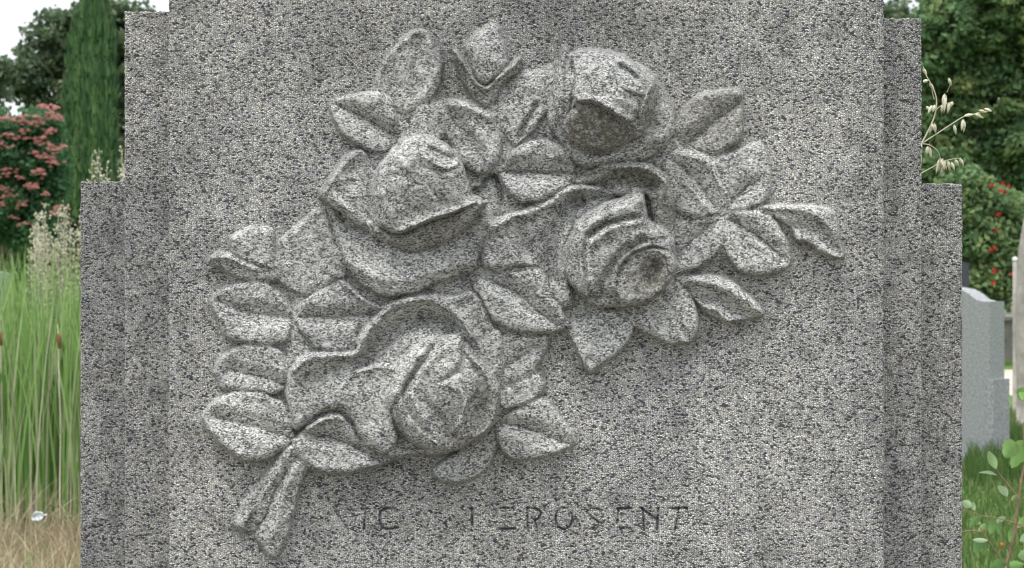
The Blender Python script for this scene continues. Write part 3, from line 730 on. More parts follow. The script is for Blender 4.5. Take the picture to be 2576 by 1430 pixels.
M_STRAW = leaf_mat('dry_grass_blades', [(0, (0.22, 0.16, 0.11)), (0.5, (0.36, 0.28, 0.19)), (1, (0.52, 0.43, 0.30))], 0.2)
M_OAT = leaf_mat('oat_spikelets', [(0, (0.44, 0.42, 0.27)), (0.5, (0.60, 0.58, 0.42)), (1, (0.78, 0.76, 0.62))], 0.25)
M_GRASS = leaf_mat('lawn_blades', [(0, (0.045, 0.09, 0.025)), (0.6, (0.10, 0.17, 0.045)), (1, (0.22, 0.26, 0.11))], 0.3)
M_LIME = leaf_mat('young_leaves', [(0, (0.09, 0.17, 0.07)), (0.5, (0.18, 0.31, 0.09)), (1, (0.36, 0.45, 0.29))], 0.35)
M_TWIG = simple_mat('reddish_twigs', (0.16, 0.08, 0.06), (0.28, 0.17, 0.12), 40, 0.8)
M_CAT = simple_mat('cattail_brown', (0.10, 0.045, 0.02), (0.18, 0.09, 0.04), 60, 0.95)

def tree(name, label, cat, px, d, py_top, crown, mat, n, per, leaf_s, seed, trunk_r=0.16, bark=None, group=None, spread=0.32, lean=0.0, limb=1.0):
    """crown = list of (px, py, rx_px, ry_px) lobes seen from here, given real size at distance d."""
    base = at(px, 715, d); base.z = 0
    t = empty(name, base); tag(t, label, cat, group)
    s = d/F; g = random.Random(seed)
    C = []
    mbt = MB(); cz = [at(c[0], c[1], d) for c in crown]
    mid = Vector((sum(c.x for c in cz)/len(cz), base.y, sum(c.z for c in cz)/len(cz)))
    top = Vector((mid.x, base.y, max(mid.z, 1.5)))
    pts = [base.lerp(top, k/5)+Vector((g.uniform(-.05, .05), g.uniform(-.05, .05), 0))*(k > 0) for k in range(6)]
    mbt.tube(pts, [trunk_r*(1.15-0.14*k) for k in range(6)], 9)
    for i, (cx, cy, rx, ry) in enumerate(crown):
        c = at(cx, cy, d); k = max(8, int(n*(rx*ry)/sum(q[2]*q[3] for q in crown)))
        dep = min(rx*s, ry*s)*1.0
        C.append(shell(c.x, c.y+g.uniform(-.4, .4), c.z, rx*s, dep, ry*s, k, seed+i))
        st = pts[2+(i % 3)]
        mbt.tube([st, st.lerp(c, .4)+Vector((0, 0, .12)), st.lerp(c, .8), c], [trunk_r*.45*limb, trunk_r*.3*limb, trunk_r*.16*limb, trunk_r*.05], 6)
        for q in range(5):
            e = Vector(C[-1][g.randrange(k)]); m_ = st.lerp(c, .6)
            mbt.tube([m_, m_.lerp(e, .5)+Vector((0, 0, .05)), e], [trunk_r*.18*limb, trunk_r*.1*limb, trunk_r*.03], 5)
    mbt.build('trunk', bark or BARK, t)
    C = np.vstack(C)
    leaves_mesh('crown', C, per, spread, leaf_s, mat, t, seed=seed, flat=.7)
    return t

# far trees on the left
tree('broadleaf_tree', 'tall loose-crowned green tree rising behind the dark cypress', 'tree', 215, 42, 0,
     [(165,90,75,75),(255,75,85,85),(100,150,60,75),(75,215,50,60),(330,160,110,150),(150,230,110,80),(250,330,120,140),(110,360,100,90),(60,430,70,70)], M_FAR, 330, 95, 0.105, 21, 0.2, group=None, spread=.38)
tree('broadleaf_tree', 'dark green tree cut off by the left edge, behind the pink-flowered tree', 'tree', -60, 38, 0,
     [(-40,210,55,90),(-60,330,75,90),(-20,420,60,70),(-130,260,110,120)], M_FAR, 180, 90, 0.10, 22, 0.18, spread=.34)
tree('broadleaf_tree', 'small pale tree tip showing over the top right shoulder of the gravestone', 'tree', 2225, 46, 0,
     [(2235,40,45,35),(2200,120,120,90),(2240,240,150,120),(2120,200,100,110)], M_FAR, 160, 90, 0.11, 23, 0.2, spread=.38)
# big tree on the right
tree('broadleaf_tree', 'large dense dark green tree filling the right side behind the oat stalks', 'tree', 2562, 30, 0,
     [(2420,60,120,110),(2540,0,140,120),(2640,120,150,150),(2400,200,110,110),(2510,230,130,130),(2360,320,90,80),(2460,370,110,80),(2600,360,110,70),(2340,120,60,90),(2340,430,80,60),(2600,470,90,60)], M_BIG, 900, 95, 0.085, 24, 0.16, PALEBARK, spread=.27)
# thin pale trunk, right edge
t = empty('young_tree', Vector((at(2572,715,13.6).x, CAMY+13.6, 0)))
tag(t, 'pale smooth tree trunk leaning out of the right edge behind the light headstone', 'tree')
mb = MB(); d = 13.6
b0 = at(2585,1085,d); b0.z = 0
mb.tube([b0, at(2583,1000,d), at(2577,850,d), at(2576,740,d), at(2580,640,d), at(2592,560,d), at(2640,380,d), at(2700,100,d)], [.095,.08,.07,.066,.062,.058,.05,.03], 12)
for e in ((2640,150),(2790,60),(2740,-60)): mb.tube([at(2640,380,d), at((2640+e[0])/2,(380+e[1])/2-20,d), at(*e,d)], [.035,.025,.01], 6)
mb.build('trunk', PALEBARK, t)
cc = at(2830,-40,d); leaves_mesh('crown', shell(cc.x, cc.y, cc.z, .62, .7, .6, 80, 4), 60, .18, .07, M_BIG, t, seed=41)
# post beside it
d = 15.0
t = empty('wooden_post', Vector((at(2553,715,d).x, CAMY+d, 0))); tag(t, 'thin weathered wooden post beside the leaning pale trunk', 'post')
mb = MB(); p = at(2553,652,d); mb.tube([(p.x,p.y,0),(p.x,p.y,p.z*.5),(p.x,p.y,p.z-.01)], [.02,.02,.019], 8); mb.build('shaft', PALEBARK, t)
mb = MB(); mb.tube([(p.x,p.y,p.z-.01),(p.x,p.y,p.z+.01),(p.x,p.y,p.z+.02)], [.023,.023,.008], 8); mb.build('cap', simple_mat('post_cap', (.5,.5,.48), (.65,.65,.62)), t)

# cypress
def cypress():
    d = 24.0; s = d/F; base = at(228, 715, d); base.z = 0
    t = empty('cypress_tree', base); tag(t, 'narrow column-shaped dark green cypress left of the gravestone', 'tree')
    mb = MB(); mb.tube([base, base+Vector((0, 0, 2.2)), base+Vector((.02, 0, 5.6))], [.12, .08, .02], 8); mb.build('trunk', BARK, t)
    g = np.random.default_rng(5); V = []; T_ = []
    cols = [(198, 40, 540, 34, 1), (225, -110, 520, 34, 1), (250, -30, 540, 38, 1), (262, -20, 470, 30, -.6), (185, 160, 520, 26, -.6), (215, 60, 540, 36, -1), (270, 220, 540, 24, 0.5), (240, 120, 540, 40, 1.5), (180, 260, 540, 20, .3)]
    for (cx, ytop, ybot, r, yo) in cols:
        n = 5200
        f = g.random(n); yy = ytop+(ybot-ytop)*f
        env = np.minimum(1, (f/0.25)**0.6)*np.where(f > .9, 1-(f-.9)*3, 1)
        lump = 1+0.18*np.sin(yy*0.045+cx)+0.1*np.sin(yy*0.13+cx*2)
        an = g.random(n)*2*np.pi; rr = r*env*lump*(0.45+0.55*g.random(n)**0.4)
        x = (cx+rr*np.cos(an)-1288)*s; y = CAMY+d+(rr*np.sin(an))*s-yo*.06; z = CAMZ-(yy-715)*s
        l = g.uniform(.05, .13, n); wd = g.uniform(.007, .016, n)
        ox = np.cos(an)*l*.16; oy = np.sin(an)*l*.16
        sx = -np.sin(an+g.normal(0, .6, n))*wd; sy = np.cos(an)*wd
        tt = np.clip(0.05+0.6*g.random(n)+0.25*np.sin(an*5+cx)+0.22*np.sin(an*9+yy*.006)+.1*yo, 0, 1)
        p0 = np.stack([x-sx*.6, y-sy*.6, z-l*.5], 1); p1 = np.stack([x+sx*.6, y+sy*.6, z-l*.5], 1)
        p2 = np.stack([x+ox+sx*.35, y+oy+sy*.35, z+l*.5], 1); p3 = np.stack([x+ox-sx*.35, y+oy-sy*.35, z+l*.5], 1)
        V.append(np.stack([p0, p1, p2, p3], 1).reshape(-1, 3)); T_.append(np.repeat(tt, 4))
    V = np.vstack(V); me = fast_mesh('crown', V, np.arange(len(V)).reshape(-1, 4), {'tint': np.concatenate(T_)}, False)
    link('crown', me, M_CYP, t)
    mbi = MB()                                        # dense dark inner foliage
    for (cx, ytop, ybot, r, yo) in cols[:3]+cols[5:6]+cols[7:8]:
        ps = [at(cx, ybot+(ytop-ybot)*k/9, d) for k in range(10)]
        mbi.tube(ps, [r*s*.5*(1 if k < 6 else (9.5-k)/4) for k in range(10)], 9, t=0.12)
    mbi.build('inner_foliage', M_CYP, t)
cypress()

# silk tree with pink blossom
def silk():
    d = 17.0; s = d/F; base = at(-40, 715, d); base.z = 0
    t = empty('silk_tree', base); tag(t, 'feathery spreading tree covered in pink fluffy blossom, at the left edge', 'tree')
    g = np.random.default_rng(9); fr = []
    lobes = [(-60,420,130,120),(60,360,105,70),(20,470,120,110),(80,500,80,90),(100,320,50,40),(40,560,110,50),(120,420,45,60),(-20,330,90,45),(-120,560,110,70),(100,590,60,40)]
    mb = MB()
    for i, (cx, cy, rx, ry) in enumerate(lobes):
        c = at(cx, cy, d); fr.append(shell(c.x, c.y, c.z, rx*s, .45, ry*s, 34, 100+i, .3))
        st = base+Vector((0, 0, 1.0)); mb.tube([st, st.lerp(c, .5)+Vector((0, 0, .1)), c], [.04, .025, .01], 6)
    mb.tube([base, base+Vector((.03, 0, .5)), base+Vector((0, 0, 1.05))], [.08, .07, .06], 9); mb.build('trunk', BARK, t)
    fr = np.vstack(fr)
    # layered fronds: flat sprays of narrow leaflets
    V = []; T_ = []
    for c in fr:
        an = g.random()*2*np.pi; ax = np.array([np.cos(an), np.sin(an), -0.25]); sd_ = np.array([-np.sin(an), np.cos(an), 0]); tb = g.random()*.6
        for q in range(7):
            o = c+sd_*(q-3)*.022+np.array([0, 0, -abs(q-3)*.006])
            for k in range(9):
                p = o+ax*(k*.020-.07); tt = tb+.4*g.random()
                for sgn in (-1, 1):
                    e = p+sd_*sgn*.012+ax*.010+np.array([0, 0, g.normal(0, .006)-.004]); wv = ax*.0065
                    V += [p-wv, e-wv*.6, e+wv*.6, p+wv]; T_ += [tt]*4
    me = fast_mesh('crown', np.array(V), np.arange(len(V)).reshape(-1, 4), {'tint': np.array(T_)}, False); link('crown', me, M_SILK, t)
    leaves_mesh('inner_foliage', fr, 60, .13, .035, M_SILK, t, seed=77, tint=(0, .6))
    # blossom puffs
    V = []; T_ = []
    spots = [(30,300),(60,303),(10,300),(90,305),(75,312),(45,296),(100,268),(115,273),(128,282),(140,272),(150,290),(85,297),(100,310),(135,300),(150,300),(20,340),(35,343),(90,352),(100,360),(110,345),
             (120,368),(130,375),(148,378),(155,372),(100,395),(110,398),(85,385),(0,360),(10,372),(145,405),(130,410),(125,400),(95,432),(105,437),(20,425),(5,430),(0,447),(45,452),(5,478),(20,488),(30,495),(15,500),
             (85,468),(95,470),(75,472),(55,510),(62,513),(110,488),(50,520),(30,550),(60,565),(100,440),(45,350),(125,330),(130,335),(145,527),(150,530),(138,540),(2,520),(60,330),(0,300),(-20,310),(-50,330),(-30,400)]
    for (x_, y_) in spots:
        for rep in range(6):
            c = np.array(at(x_+g.normal(0, 9), y_+g.normal(0, 4), d-.42+g.normal(0, .06))); tt = g.random()
            for k in range(34):
                v = g.normal(0, 1, 3); v[2] = abs(v[2])*1.1; v /= np.linalg.norm(v); L_ = g.uniform(.016, .028); sd_ = np.cross(v, g.normal(0, 1, 3)); sd_ /= np.linalg.norm(sd_)
                V += [c-sd_*.0016, c+sd_*.0016, c+v*L_+sd_*.0024, c+v*L_-sd_*.0024]; T_ += [min(1, tt*.6+.4*g.random())]*4
    me = fast_mesh('blossom', np.array(V), np.arange(len(V)).reshape(-1, 4), {'tint': np.array(T_)}, False); link('blossom', me, M_PINK, t)
silk()

# dark shrubs with red blossom under the big tree
def shrub(name, label, lobes, d, n, per, ls, mat, seed, blooms=(), group=None, spread=.2):
    px = sum(l[0] for l in lobes)/len(lobes); base = at(px, 715, d); base.z = 0; s = d/F
    t = empty(name, base); tag(t, label, 'shrub', group)
    C = []
    mb = MB()
    for i, (cx, cy, rx, ry) in enumerate(lobes):
        c = at(cx, cy, d); C.append(shell(c.x, c.y, c.z, rx*s, rx*s*.8, ry*s, n, seed+i, .3)); mb.tube([base+Vector((.05*i, 0, 0)), base.lerp(c, .5), c], [.04, .03, .01], 6)
    mb.build('stem', BARK, t)
    leaves_mesh('foliage', np.vstack(C), per, spread, ls, mat, t, seed=seed)
    for (x_, y_) in blooms:
        c = at(x_, y_, d-lobes[0][2]*s*.8-.15)
        leaves_mesh('blossom', [tuple(c)], 16, .028, .03, M_RED, t, seed=int(x_))
    return t
shrub('flowering_shrub', 'dark bush dotted with small red blossoms, right of the gravestone shoulder', [(2500,560,80,95),(2560,640,70,90),(2450,620,60,100),(2520,700,90,70),(2420,500,60,60),(2440,720,60,50)], 24, 44, 90, .06, M_BIG, 200,
      [(2522,463),(2516,480),(2528,485),(2496,468),(2512,540),(2504,578),(2500,626),(2494,632),(2503,682),(2498,712),(2536,470),(2545,690)])
shrub('shrub', 'plain dark green bush behind the dark headstone at the right', [(2350,640,90,120),(2400,690,80,90),(2300,600,90,120)], 26, 50, 80, .07, M_BIG, 230)
shrub('shrub', 'dark leafy bush at the far right edge behind the pale trunk', [(2620,600,60,120),(2660,680,80,90)], 25, 50, 80, .07, M_BIG, 260)

shrub('shrub', 'dark dense bush low behind the silk tree and cypress at the left', [(60,600,120,110),(180,600,110,130),(280,560,110,150),(-60,620,120,100)], 28, 60, 90, .07, M_FAR, 300, spread=.28)
# distant wood that closes the view
g = np.random.default_rng(3); C = []
for k in range(900):
    x = g.uniform(-62, 62); top = 4.4+1.0*math.sin(x*.45)+.6*math.sin(x*1.3+2)
    C.append((x, 58+g.uniform(-2, 2), g.uniform(.2, 1)*top))
tag(leaves_mesh('distant_wood', C, 90, (1.5, 1.2, .9), .22, M_FAR, seed=8), 'dark line of far trees closing the horizon', 'wood', kind='stuff')

# reeds
def blades(name, mat, n, xr, dr, hr, wr, seed, bend=.12, label=None, cat=None, tint=(0, 1), parent=None, z0=0.0, lean=(0, 0)):
    g = np.random.default_rng(seed); seg = 5
    d = g.uniform(*dr, n); px = g.uniform(*xr, n); x = (px-1288)*d/F; y = CAMY+d; h = g.uniform(*hr, n); wd = g.uniform(*wr, n)
    an = g.random(n)*2*np.pi; bx = np.cos(an)*bend*h*g.random(n)+lean[0]; by = np.sin(an)*bend*h*g.random(n)*.5+lean[1]
    tw = g.normal(0, .5, n); V = []
    for k in range(seg):
        f = k/(seg-1); cx = x+bx*f**2; cy = y+by*f**2; cz = z0+h*f*(1-.12*(bx**2)/(h**2+1e-6)*f)
        w_ = wd*(1-f)**.55*.5+wd*.03
        V.append(np.stack([cx-w_*np.cos(tw), cy-w_*np.sin(tw), cz], 1)); V.append(np.stack([cx+w_*np.cos(tw), cy+w_*np.sin(tw), cz], 1))
    V = np.stack(V, 1); b = (np.arange(n)*2*seg)[:, None]
    Q = np.concatenate([np.stack([b[:, 0]+2*k, b[:, 0]+2*k+1, b[:, 0]+2*k+3, b[:, 0]+2*k+2], 1) for k in range(seg-1)])
    t = np.repeat(tint[0]+(tint[1]-tint[0])*g.random(n), 2*seg)
    me = fast_mesh(name, V.reshape(-1, 3), Q, {'tint': t}, True); o = link(name, me, mat, parent)
    if label: tag(o, label, cat, kind='stuff')
    return o
blades('reeds', M_REED, 2300, (-260, 420), (7.6, 9.6), (.85, 1.42), (.007, .018), 61, .20, 'tall bright green reed leaves standing left of the gravestone', 'reeds')
blades('dry_reeds', M_DRY, 330, (-260, 420), (7.5, 9.0), (.45, 1.22), (.003, .008), 62, .16, 'pale dead reed stalks among the green reeds', 'reeds')
blades('dry_grass', M_STRAW, 5200, (-500, 480), (5.6, 7.7), (.05, .19), (.002, .005), 63, 1.3, 'tangled straw-coloured dry grass in front of the reeds', 'dry grass')
blades('dry_grass', M_STRAW, 420, (-300, 420), (7.0, 7.6), (.15, .34), (.002, .0045), 65, 1.2, 'loose upright wisps of straw at the foot of the reeds', 'dry grass')
blades('grass', M_GRASS, 26000, (2150, 2900), (6.2, 15.5), (.03, .085), (.004, .008), 64, .5, 'rough green lawn around the light headstone', 'grass')
blades('grass', M_GRASS, 5000, (2430, 2900), (9.6, 12.5), (.08, .2), (.005, .010), 66, .5, 'longer green grass at the foot of the light headstone', 'grass', tint=(0, .6))

for (px_, y0_, y1_, d, lb) in ((149, 840, 878, 7.6, 'brown cattail head among the reeds, nearer the gravestone'), (3, 835, 870, 7.7, 'brown cattail head among the reeds at the left edge')):
    b = at(px_, 715, d); b.z = 0; t = empty('cattail', b); tag(t, lb, 'cattail', 'cattails in the reeds')
    mb = MB(); top = at(px_-4, y0_-24, d); mb.tube([b, b.lerp(top, .5)+Vector((.01, 0, 0)), top], [.004, .003, .0015], 6, t=.5); mb.build('stem', M_DRY, t)
    mb = MB(); a_ = at(px_+2, y1_, d); e = at(px_-3, y0_, d); mb.tube([a_, a_.lerp(e, .08), a_.lerp(e, .9), e], [.004, .009, .009, .003], 10); mb.build('seed_head', M_CAT, t)

# pale oat clumps
def oat_clump(label, px0, px1, d, y0_, y1_, n, seed):
    g = random.Random(seed); c = at((px0+px1)/2, 715, d); c.z = 0
    t = empty('oat_clump', c); tag(t, label, 'oats', 'clumps of pale wild oats')
    st = MB(); sp = MB()
    for k in range(n):
        x_ = g.uniform(px0, px1); yt = g.uniform(y0_, y1_); dd = d+g.uniform(-.25, .25); top = at(x_, yt, dd); b = at(x_+g.uniform(-15, 15), 715, dd); b.z = 0
        st.tube([b, b.lerp(top, .5), b.lerp(top, .85), top], [.0016, .0014, .0012, .0008], 4, t=g.random())
        for q in range(g.randint(34, 50)):
            f = g.uniform(.70, 1.0); p = b.lerp(top, f); r = (1.06-f)*.20+.008
            a_ = p+Vector((g.uniform(-r, r), g.uniform(-r, r), g.uniform(0, .03)))
            e = a_+Vector((g.uniform(-.006, .006), g.uniform(-.006, .006), -g.uniform(.010, .020)))
            sp.spindle(a_, e, g.uniform(.0036, .006), 4, g.random())
            st.tube([p, a_], [.0008, .0005], 3, t=.6, cap=False)
    st.build('stem', M_DRY, t); tag(sp.build('seed_head', M_OAT, t), kind='stuff')
oat_clump('pale wild oat clump rising over the reeds beside the gravestone', 70, 225, 8.9, 495, 625, 32, 1)
oat_clump('pale wild oat tips showing above the low left shoulder of the gravestone', 215, 325, 8.8, 370, 430, 9, 2)

# wild oat stalk just behind the gravestone, right
def oat_stalk():
    d = 2.12; b = at(2312, 715, d); b.z = 0
    t = empty('oat_stalk', b); tag(t, 'dry wild oat stalk with hanging pale spikelets beside the right shoulder of the gravestone', 'oats')
    def w_(pts): return [at(x, y, d+.0) for x, y in pts]
    mb = MB()
    def st(pts, r0, r1):
        q = spline(pts, False, 5); n = len(q); mb.tube([at(a[0], a[1], d) for a in q], [r0+(r1-r0)*i/(n-1) for i in range(n)], 6, t=.45)
    mb.tube([b, at(2300, 900, d), at(2312, 500, d), at(2318, 362, d)], [.0016, .0014, .0012, .0011], 6, t=.45)
    st([(2318,362),(2335,330),(2350,295),(2356,262),(2353,238),(2342,212),(2330,190),(2322,168)], .0011, .0005)
    st([(2318,362),(2360,335),(2395,312),(2425,294),(2455,287),(2475,283),(2490,279)], .0009, .0004)
    st([(2318,362),(2340,366),(2358,380),(2366,398)], .0008, .0003)
    st([(2312,440),(2340,424),(2370,408),(2400,400),(2418,398)], .0008, .0003)
    st([(2352,280),(2368,266),(2392,258)], .0006, .0003); st([(2350,250),(2345,230),(2344,215)], .0005, .0003)
    for a_, c in (((2382,233),(2390,215)), ((2400,313),(2402,330)), ((2420,300),(2424,315)), ((2340,355),(2336,375)), ((2372,262),(2376,250)),((2348,300),(2344,320))): st([a_, c], .0003, .0002)
    mb.build('stem', M_OAT, t)
    sp = [(2322,172,2332,192),(2322,206,2336,202),(2338,210,2350,226),(2386,196,2393,218),(2377,236,2370,264),(2380,240,2374,286),(2388,258,2384,286),(2396,256,2392,270),(2372,262,2368,286),
          (2330,268,2340,280),(2345,265,2334,288),(2352,264,2346,284),(2346,308,2338,338),(2350,310,2354,338),(2342,312,2350,330),(2400,314,2405,340),(2424,300,2418,330),(2420,302,2428,326),(2426,304,2424,334),
          (2426,292,2450,288),(2450,287,2475,298),(2455,286,2468,290),(2462,278,2482,284),(2476,274,2496,281),(2334,368,2330,392),(2338,370,2342,400),(2366,396,2354,440),(2372,398,2362,432),(2364,400,2376,430),
          (2378,402,2372,434),(2384,404,2390,432),(2392,408,2402,430),(2402,402,2412,418),(2413,398,2425,418),(2358,406,2368,424),(2370,404,2382,428),(2376,410,2366,440)]
    for i, (x0, y0, x1, y1) in enumerate(sp):
        m = MB(); dd = d+random.uniform(-.01, .01); m.spindle(at(x0, y0, dd), at(x1, y1, dd), .0022, 6, .35+.65*random.random()); m.build('spikelet', M_OAT, t)
oat_stalk()

# young shrub, bottom right
def sprout():
    d = 3.1; b = at(2526, 715, d); b.z = 0
    t = empty('young_shrub', b); tag(t, 'young shrub with reddish twigs and fresh light green leaves at the bottom right', 'shrub')
    mb = MB()
    def st(pts, r0, r1):
        q = spline(pts, False, 4); n = len(q); mb.tube([at(a[0], a[1], d) for a in q], [r0+(r1-r0)*i/(n-1) for i in range(n)], 6)
    mb.tube([b, at(2524,1600,d), at(2530,1425,d)], [.0035,.003,.0024], 7)
    st([(2530,1425),(2545,1370),(2556,1310),(2562,1260),(2568,1215)], .0024, .0014)
    st([(2562,1255),(2540,1225),(2516,1195),(2502,1170)], .0016, .0008)
    st([(2562,1275),(2545,1260),(2528,1245)], .0014, .0008)
    st([(2572,1322),(2540,1312),(2500,1302),(2470,1298)], .0014, .0008)
    st([(2470,1340),(2440,1336),(2400,1345),(2380,1360)], .0014, .0012); st([(2500,1302),(2480,1338),(2450,1336)], .001, .0008)
    st([(2556,1330),(2585,1322),(2620,1300)], .0014, .0009); st([(2465,1296),(2440,1288),(2415,1282)], .001, .0007)
    st([(2530,1425),(2500,1380),(2480,1350),(2455,1310)], .0012, .0007); st([(2568,1215),(2580,1150),(2575,1080),(2590,1010)], .002, .001); st([(2575,1120),(2562,1120)], .001, .0006)
    mb.build('stem', M_TWIG, t)
    def lf(x0, y0, x1, y1, w_, tint, lobed=False):
        m = MB(); dd = d+random.uniform(-.03, .03); a_ = at(x0, y0, dd); e = at(x1, y1, dd); ax = e-a_; L_ = ax.length; ax.normalize()
        side = ax.cross(Vector((random.uniform(-.7, .7), 1, random.uniform(-.5, .8)))).normalized(); up = side.cross(ax); W = w_*.85*d/F/2
        prof = [(0,.08),(.12,.55),(.3,.95),(.5,1),(.7,.78),(.88,.4),(1,.03)] if not lobed else [(0,.1),(.08,.7),(.2,.95),(.28,.8),(.42,1.1),(.5,.85),(.64,.9),(.72,.6),(.86,.5),(1,.03)]
        n = len(m.v)
        for (f, p) in prof:
            c = a_+ax*L_*f+up*(math.sin(f*3.1)*L_*.10)
            for q in (-1, -.5, 0, .5, 1):
                m.v.append(tuple(c+side*W*p*q+up*(abs(q)*W*p*.35))); m.t.append(min(1, max(0, tint+random.uniform(-.06, .06))))
        for i in range(len(prof)-1):
            for q in range(4): m.f.append((i*5+q, i*5+q+1, (i+1)*5+q+1, (i+1)*5+q))
        m.build('leaf', M_LIME, t)
    lf(2562,1118,2526,1150,62,.55,True); lf(2576,1108,2545,1178,50,.45,True); lf(2592,1005,2558,980,46,.5,True); lf(2585,990,2570,1006,50,.45)
    lf(2506,1180,2486,1135,26,.7); lf(2508,1196,2462,1190,13,1.0); lf(2534,1250,2510,1222,26,.95); lf(2446,1275,2420,1262,24,.95); lf(2452,1285,2448,1262,16,.8)
    lf(2470,1298,2438,1330,24,.3); lf(2500,1302,2490,1345,26,.25); lf(2485,1360,2446,1358,14,1.0); lf(2466,1345,2450,1392,32,.1); lf(2520,1312,2512,1345,20,.3)
    lf(2480,1318,2460,1338,18,.6); lf(2530,1300,2505,1325,22,.85); lf(2468,1318,2440,1305,18,.6); lf(2534,1420,2490,1432,40,.35,True); lf(2540,1425,2576,1420,30,.4,True)
    lf(2586,1300,2560,1330,26,.5); lf(2600,1340,2565,1362,30,.8); lf(2600,1395,2560,1400,34,.7); lf(2545,1330,2540,1365,18,.5); lf(2520,1330,2505,1318,16,.6); lf(2545,1260,2560,1245,12,.6)
    m = MB(); c = at(2520,1374,d); m.spindle(c+Vector((0,0,.008)), c-Vector((0,0,.006)), .004, 8); m.build('hip', simple_mat('orange_hip', (.35,.11,.03), (.42,.17,.05)), t)
sprout()

# ------------------------------------------------------------------ other stones
HS_M = simple_mat('light_granite', (0.12, 0.125, 0.13), (0.35, 0.358, 0.362), 90, 0.65, 8, .15, .004)
DK_M = simple_mat('dark_granite', (0.03, 0.033, 0.045), (0.06, 0.065, 0.08), 50, 0.4, 8)
def headstone():
    # side faces towards the right; real thickness, ogee shoulders
    d = 10.8; s = d/F; c = at(2440, 715, d); c.z = 0
    t = empty('headstone', c); tag(t, 'light grey headstone with curved shoulders standing in the grass at the right', 'headstone')
    def z(py): return CAMZ-(py-715)*s
    half = .145
    prof = []
    top = z(722); sh = z(759)
    pr = [(-1.0, sh), (-.86, sh), (-.72, sh+.012), (-.58, sh+.05), (-.42, top-.018), (-.2, top-.004), (0, top), (.2, top-.004), (.42, top-.018), (.58, sh+.05), (.72, sh+.012), (.86, sh), (1.0, sh)]
    def prism(half_w, pts, y0, y1, name, bev=0):
        m = MB(); P2 = [(-half_w, 0)]+[(a*half_w, zz) for a, zz in pts]+[(half_w, 0)]
        n = len(P2); fr = [(c.x+a, c.y+y0, zz) for a, zz in P2]; bk = [(c.x+a, c.y+y1, zz) for a, zz in P2]
        for (a, b) in zip(fr, fr[1:]):   # front as vertical strips down to ground
            m.quad((a[0], a[1], 0), (b[0], b[1], 0), b, a)
        for (a, b) in zip(bk, bk[1:]): m.quad((a[0], a[1], 0), (b[0], b[1], 0), b, a)
        for i in range(n-1): m.quad(fr[i], fr[i+1], bk[i+1], bk[i])
        o = m.build(name, HS_M, t, False); return o
    H2 = .40
    objs = [prism(H2, pr, 0, .16, 'slab')]
    zb = z(955)
    for q0, q1 in ((c.x+H2-.03, c.x+H2+.03), (c.x-H2-.03, c.x-H2+.03)):
        m = MB(); box(m, q0, q1, c.y-.004, c.y+.175, 0, zb); objs.append(m.build('buttress', HS_M, t, False))
    m = MB(); box(m, c.x-H2-.05, c.x+H2+.05, c.y-.06, c.y+.22, 0, .05); m.build('base', HS_M, t, False)
    for o in t.children:
        bv = o.modifiers.new('bevel', 'BEVEL'); bv.width = .006; bv.segments = 2
    t.rotation_euler = (0, 0, math.radians(-52))
    t.location = (at(2490,715,d).x-.246, c.y+.315, 0)
    return t
headstone()
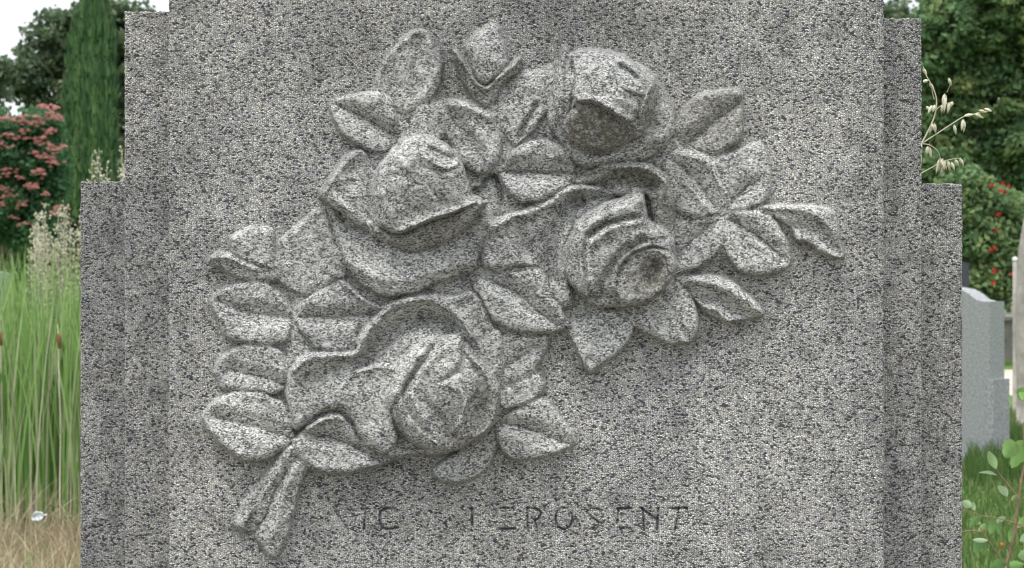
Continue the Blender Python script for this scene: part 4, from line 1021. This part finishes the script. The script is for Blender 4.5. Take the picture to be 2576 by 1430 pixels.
def small_stone(name, label, px0, px1, py, d, mat, th=.1, slope=0):
    s = d/F; x0 = (px0-1288)*s; x1 = (px1-1288)*s; z = CAMZ-(py-715)*s; y = CAMY+d
    t = empty(name, ((x0+x1)/2, y, 0)); tag(t, label, 'headstone')
    m = MB(); n = 12; w_ = (x1-x0)
    P2 = [(x0+w_*k/n, z-slope*(2*k/n-1)**2) for k in range(n+1)]
    for (a, za), (b, zb_) in zip(P2, P2[1:]):
        m.quad((a, y, 0), (b, y, 0), (b, y, zb_), (a, y, za)); m.quad((a, y+th, 0), (b, y+th, 0), (b, y+th, zb_), (a, y+th, za)); m.quad((a, y, za), (b, y, zb_), (b, y+th, zb_), (a, y+th, za))
    m.quad((x0, y, 0), (x0, y+th, 0), (x0, y+th, P2[0][1]), (x0, y, P2[0][1])); m.quad((x1, y, 0), (x1, y+th, 0), (x1, y+th, P2[-1][1]), (x1, y, P2[-1][1]))
    m.build('slab', mat, t, False)
    m = MB(); box(m, x0-.05, x1+.05, y-.06, y+th+.06, 0, .09); m.build('base', mat, t, False)
small_stone('headstone', 'dark polished headstone just behind the right edge of the gravestone', 2330, 2438, 655, 19, DK_M, slope=.04)
small_stone('headstone', 'pale grey stone behind the reeds at the left edge', -70, 18, 682, 12.5, HS_M, slope=.02)
# low wall far right
d = 25.5; s = d/F
t = empty('low_wall', (at(2600,715,d).x, CAMY+d, 0)); tag(t, 'low grey stone wall beyond the lawn at the right', 'wall')
x0 = at(2330,715,d).x; x1 = x0+6; zt = CAMZ-(797-715)*s
m = MB(); box(m, x0, x1, CAMY+d, CAMY+d+.3, 0, zt-.06); m.build('wall', simple_mat('old_wall', (.14,.135,.13), (.26,.25,.23), 5, .95), t, False)
m = MB(); box(m, x0-.03, x1+.03, CAMY+d-.03, CAMY+d+.33, zt-.058, zt); m.build('coping', simple_mat('wall_coping', (.22,.21,.2), (.34,.33,.3), 8, .95), t, False)

# white scrap in the dry grass
def scrap():
    d = 6.6; c = at(98, 1300, d); g = np.random.default_rng(2)
    b = at(98, 715, d); b.z = 0; t = empty('paper_scrap', c); tag(t, 'small crumpled white scrap caught in the dry grass', 'litter')
    m = MB(); n = 9; s = d/F
    P_ = []
    for j in range(5):
        for i in range(n):
            u = i/(n-1); v = j/4; wv = math.sin(math.pi*min(1, u*1.15))**.6*11
            P_.append(Vector((c.x+(-19+36*u)*s, c.y+g.normal(0, .004)+.012*math.sin(v*3), c.z+((v-.5)*2*wv+6*u-2)*s+g.normal(0, .002))))
    m.v = [tuple(p) for p in P_]; m.t = [.5]*len(P_)
    for j in range(4):
        for i in range(n-1): m.f.append((j*n+i, j*n+i+1, (j+1)*n+i+1, (j+1)*n+i))
    o = m.build('sheet', simple_mat('white_scrap', (.6,.62,.66), (.75,.76,.8), 30), t)
    sm = o.modifiers.new('thickness', 'SOLIDIFY'); sm.thickness = .002
scrap()
